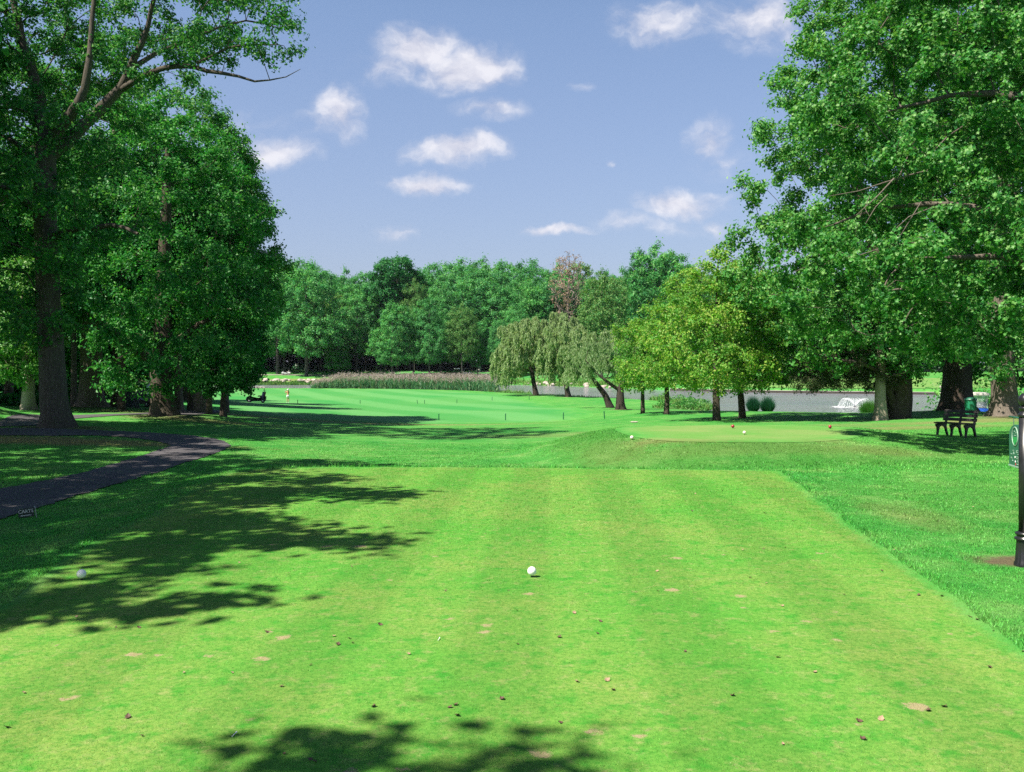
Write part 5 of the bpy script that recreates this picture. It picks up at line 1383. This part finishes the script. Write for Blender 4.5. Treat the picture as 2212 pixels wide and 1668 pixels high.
clump(1876, 67, .78, 1.35, m_clumpl, "light green clump of tall grass left of the pale sunlit trunk", "ornamental grass clumps", 3)
clump(1932, 67, .6, 1.45, m_clumpl, "light green clump of tall grass between the pale trunk and the forked trunk", "ornamental grass clumps", 4)

# fallen leaves, broken tees on the near turf
m_fl = plain("fallen_leaf", (.085, .045, .03), .7, var=.5, scale=30)
m_fp = plain("fallen_leaf_pale", (.30, .20, .13), .7, var=.4, scale=30)
def curl(seed):
    rng = np.random.default_rng(seed); V = []; k = 8
    for i in range(k + 1):
        s_ = i / k - .5; wd = .5 * math.cos(s_ * 3.0) * (1 + .3 * math.cos(i * 2.4))
        zc = .22 * (2 * s_) ** 2
        V += [(s_, -wd * .7, zc + .16 * abs(wd) + .04 * rng.normal()), (s_, 0, zc), (s_, wd * .7, zc + .2 * abs(wd) + .04 * rng.normal())]
    Fq = [(3 * i + j, 3 * i + 3 + j, 3 * i + 4 + j, 3 * i + 1 + j) for i in range(k) for j in range(2)]
    return mesh_np("fallen_leaf", np.array(V), np.array(Fq))
curls = [curl(i) for i in range(3)]
rg4 = np.random.default_rng(9)
spots = [(2095, 1335, 1), (2112, 1341, 1), (2146, 1366, 1), (2035, 1290, 1), (1985, 1288, 1), (1165, 1075, 0), (670, 1645, 1), (680, 1650, 1), (972, 1531, 1), (984, 1526, 1), (1085, 1513, 1), (1118, 1394, 1), (615, 1632, 1), (755, 1382, 1), (730, 1395, 1), (575, 1368, 1), (250, 1358, 1), (15, 1575, 1), (1620, 1250, 1), (1605, 1190, 0), (1655, 1262, 0), (1480, 1410, 1), (1760, 1455, 0), (2040, 1530, 1), (1865, 1600, 1), (300, 1358, 1), (165, 1335, 0), (2210, 1410, 1), (1990, 1185, 1), (1905, 1235, 1)]
spots += [(rg4.uniform(40, 2150), 1060 + 560 * rg4.uniform(0, 1) ** 1.3, int(rg4.uniform() < .5)) for _ in range(58)]
spots += [(rg4.uniform(20, 470), 0, 2) for _ in range(14)]
for (u, v, dk) in spots:
    if dk == 2:
        k_ = rg4.integers(6, len(pl) - 10); v_ = None
    if dk == 2: x, y = (pl[k_] if rg4.uniform() < .5 else pr[min(k_, len(pr) - 1)]) + rg4.normal(0, .25, 2)
    else: x, y = gp(u, v, 0)
    inside = sdist(np.array([x]), np.array([y]), TEE)[0] < 0
    o = link("fallen_leaf", curls[rg4.integers(3)], m_fl if dk else m_fp)
    sz = rg4.uniform(.025, .052); o.scale = (sz, sz, sz); o.location = (x, y, H(x, y) + (.012 if inside else .03)); o.rotation_euler = (rg4.uniform(-.4, .4), rg4.uniform(-.4, .4), rg4.uniform(0, 6.28))
    if dk: tag(o, "dark curled fallen leaf on the near grass", "fallen leaf", "dark fallen leaves on the near grass")
    else: tag(o, "pale tan fallen leaf on the near grass", "fallen leaf", "pale fallen leaves on the near grass")
for (u, v, lab) in ((948, 1385, "broken white golf tee lying in the middle of the tee"), (506, 1592, "small white golf tee stub near the bottom of the photo")):
    x, y = gp(u, v, 0); s = thing("golf_tee", lab, "golf tee", (x, y, .014), rg4.uniform(0, 3))
    MB().tube([(-.03, 0, 0), (.02, 0, .004)], [.002, .003], 8).build("peg", m_white, s); MB().tube([(.02, 0, .004), (.028, 0, .005)], [.003, .006], 8).build("cup", m_white, s)

# ------------------------------------------------------------------ the golfer
def skinned(chains, rootfirst=True):
    V, E, Rd = [], [], []
    idx = {}
    def vid(p, r):
        k = tuple(round(c, 4) for c in p)
        if k not in idx: idx[k] = len(V); V.append(p); Rd.append(r)
        return idx[k]
    for ch in chains:
        ids = [vid(p, r) for p, r in ch]
        E += list(zip(ids[:-1], ids[1:]))
    me = bpy.data.meshes.new("skin"); me.from_pydata(V, E, []); o = bpy.data.objects.new("skin", me); COL.objects.link(o)
    md = o.modifiers.new("skin", 'SKIN'); md.use_smooth_shade = True
    for i, r in enumerate(Rd):
        sv = me.skin_vertices[0].data[i]; sv.radius = r if isinstance(r, tuple) else (r, r); sv.use_root = (i == 0)
    o.modifiers.new("sub", 'SUBSURF').levels = 2
    dg = bpy.context.evaluated_depsgraph_get(); ev = o.evaluated_get(dg); m2 = bpy.data.meshes.new_from_object(ev)
    out = ([tuple(v.co) for v in m2.vertices], [tuple(p.vertices) for p in m2.polygons])
    bpy.data.objects.remove(o); return out
def fused(parts, voxel):
    mb = MB()
    for v, f in parts: mb.add(v, f)
    me = bpy.data.meshes.new("body"); me.from_pydata(mb.v, [], mb.f); o = bpy.data.objects.new("tmp", me); COL.objects.link(o)
    md = o.modifiers.new("r", 'REMESH'); md.mode = 'VOXEL'; md.voxel_size = voxel
    sm = o.modifiers.new("s", 'SMOOTH'); sm.iterations = 3
    dg = bpy.context.evaluated_depsgraph_get(); m2 = bpy.data.meshes.new_from_object(o.evaluated_get(dg)); bpy.data.objects.remove(o)
    m2.shade_smooth(); return m2
# faces away from the camera (+y), club swung up over the left shoulder side
sh_l, sh_r = (-.17, .0, 1.34), (.17, .0, 1.34)
hand = (-.30, .10, 1.42)
body = skinned([
    [((0, 0, .93), (.15, .11)), ((0, .0, 1.08), (.125, .09)), ((0, .01, 1.25), (.15, .10)), ((0, .0, 1.37), (.10, .07)), ((0, .01, 1.45), .052)],
    [((0, 0, .93), (.15, .11)), ((-.085, 0, .84), .088), ((-.095, .02, .48), .058), ((-.10, -.01, .28), .056), ((-.10, .0, .09), .036), ((-.10, .12, .03), .034)],
    [((0, 0, .93), (.15, .11)), ((.085, 0, .84), .088), ((.08, .05, .48), .058), ((.09, .02, .28), .056), ((.09, .03, .09), .036), ((.12, .14, .03), .034)],
    [((0, .0, 1.37), (.10, .07)), (sh_l, .055), ((-.33, .13, 1.17), .042), ((-.32, .14, 1.36), .03), ((-.30, .12, 1.42), .026)],
    [((0, .0, 1.37), (.10, .07)), (sh_r, .055), ((.06, .24, 1.20), .042), ((-.16, .20, 1.36), .03), ((-.27, .13, 1.42), .026)]])
head = MB().sphere((0, .02, 1.56), .098, 24, 16, (.86, 1.0, 1.16))
head.sphere((0, .12, 1.545), .018, 10, 8, (1, 1, 1.4))
for sx in (-1, 1): head.sphere((sx * .086, .02, 1.55), .026, 10, 8, (.45, 1, 1.3))
fing = []
for hx, hy, hz, sgn in ((-.30, .12, 1.44, 1), (-.27, .13, 1.47, -1)):
    for k in range(4):
        L_ = (.034, .038, .036, .029)[k]; y0 = hy - .03 + .02 * k
        fing.append(MB().tube([(hx - .01 * sgn, y0, hz), (hx + .02 * sgn, y0 + .005, hz + L_ * .8), (hx + .045 * sgn, y0 + .002, hz + L_ * .7), (hx + .05 * sgn, y0, hz + .004)], [.0095, .009, .0085, .0075], 6))
    fing.append(MB().tube([(hx - .02 * sgn, hy - .02, hz - .015), (hx - .005 * sgn, hy - .05, hz + .015), (hx + .02 * sgn, hy - .055, hz + .035)], [.011, .0105, .009], 6))
    fing.append(MB().sphere((hx, hy, hz), .034, 10, 8, (.7, 1.2, 1.1)))
bm_ = fused([body, (head.v, head.f)] + [(f.v, f.f) for f in fing], .0085)
m_skin = plain("skin", (.42, .24, .16), .5, var=.08)
GXp, GYp = (622 - UC) * 112 / F, 112.0
g = thing("person", "golfer in a white cap, tan top and white shorts, finishing a swing on the fairway", "person", (GXp, GYp, H(GXp, GYp) + .03), R(8))
bo = link("body", bm_, m_skin, g)
m_cloth = plain("white_cloth", (.82, .82, .82), .8); m_top = plain("tan_top", (.55, .27, .14), .8); m_hair = plain("fair_hair", (.35, .2, .08), .6)
vt, ft = skinned([[((0, 0, .98), (.155, .118)), ((0, .0, 1.08), (.135, .10)), ((0, .01, 1.25), (.160, .112)), ((0, .0, 1.36), (.115, .082))],
                  [((0, .0, 1.36), (.115, .082)), ((-.175, .0, 1.335), .064), ((-.24, .05, 1.27), .056)], [((0, .0, 1.36), (.115, .082)), ((.175, .0, 1.335), .064), ((.15, .07, 1.28), .056)]])
MB().add(vt, ft).build("shirt", m_top, g, True)
vt, ft = skinned([[((0, 0, .99), (.15, .115)), ((0, 0, .93), (.165, .125)), ((0, 0, .86), (.15, .12))], [((0, 0, .86), (.15, .12)), ((-.09, 0, .78), .105), ((-.095, .01, .62), .095)], [((0, 0, .86), (.15, .12)), ((.09, .01, .78), .105), ((.085, .03, .62), .095)]])
MB().add(vt, ft).build("shorts", m_cloth, g, True)
hr = MB().sphere((0, -.005, 1.555), .108, 20, 12, (.9, .95, 1.1)); hr.tube([(0, -.08, 1.56), (0, -.13, 1.50), (0, -.12, 1.40), (0, -.11, 1.32)], [.03, .035, .03, .012], 8); hr.build("hair", m_hair, g, True)
cp = MB().lathe([(.112, 1.585), (.114, 1.60), (.108, 1.64), (.08, 1.675), (.03, 1.692), (.004, 1.694)], 24, (0, .005, 0)); cp.box((0, .15, 1.59), (.13, .12, .012), (R(-12), 0, 0)); cp.build("cap", m_cloth, g, True)
for sx, sy in ((-.10, .05), (.105, .08)): MB().sphere((sx, sy, .035), .05, 14, 10, (.9, 2.2, .9)).build("shoe", m_cloth, g, True)
vg = MB().sphere((-.30, .12, 1.44), .045, 12, 8, (.8, 1.2, 1.2)); vg.build("glove", m_cloth, g, True)
cl = thing("golf_club", "golf club held over the golfer's shoulder", "golf club", (GXp, GYp, H(GXp, GYp) + .03), R(8))
MB().tube([(-.31, .12, 1.38), (-.26, .12, 1.56)], .013, 8).build("grip", m_rubber, cl); MB().tube([(-.26, .12, 1.56), (-.02, -.30, 2.02)], .006, 6).build("shaft", m_steel, cl); MB().box((.0, -.32, 2.05), (.09, .05, .06)).build("head", m_rubber, cl, False, .01)

# ------------------------------------------------------------------ thin summer haze
hz = MB().box((0, 1150, 40), (3700, 2800, 96)).build("haze", None)
hm = bpy.data.materials.new("haze"); hm.use_nodes = True
hn = NT(hm.node_tree); hm.node_tree.nodes.remove(hm.node_tree.nodes['Principled BSDF'])
pv_ = hn.n('ShaderNodeVolumePrincipled')
pv_.inputs['Color'].default_value = (.72, .82, 1.0, 1); pv_.inputs['Density'].default_value = .00005; pv_.inputs['Anisotropy'].default_value = .2
hn.t.links.new(pv_.outputs[0], hm.node_tree.nodes['Material Output'].inputs['Volume'])
hz.data.materials.append(hm); tag(hz, kind='stuff')
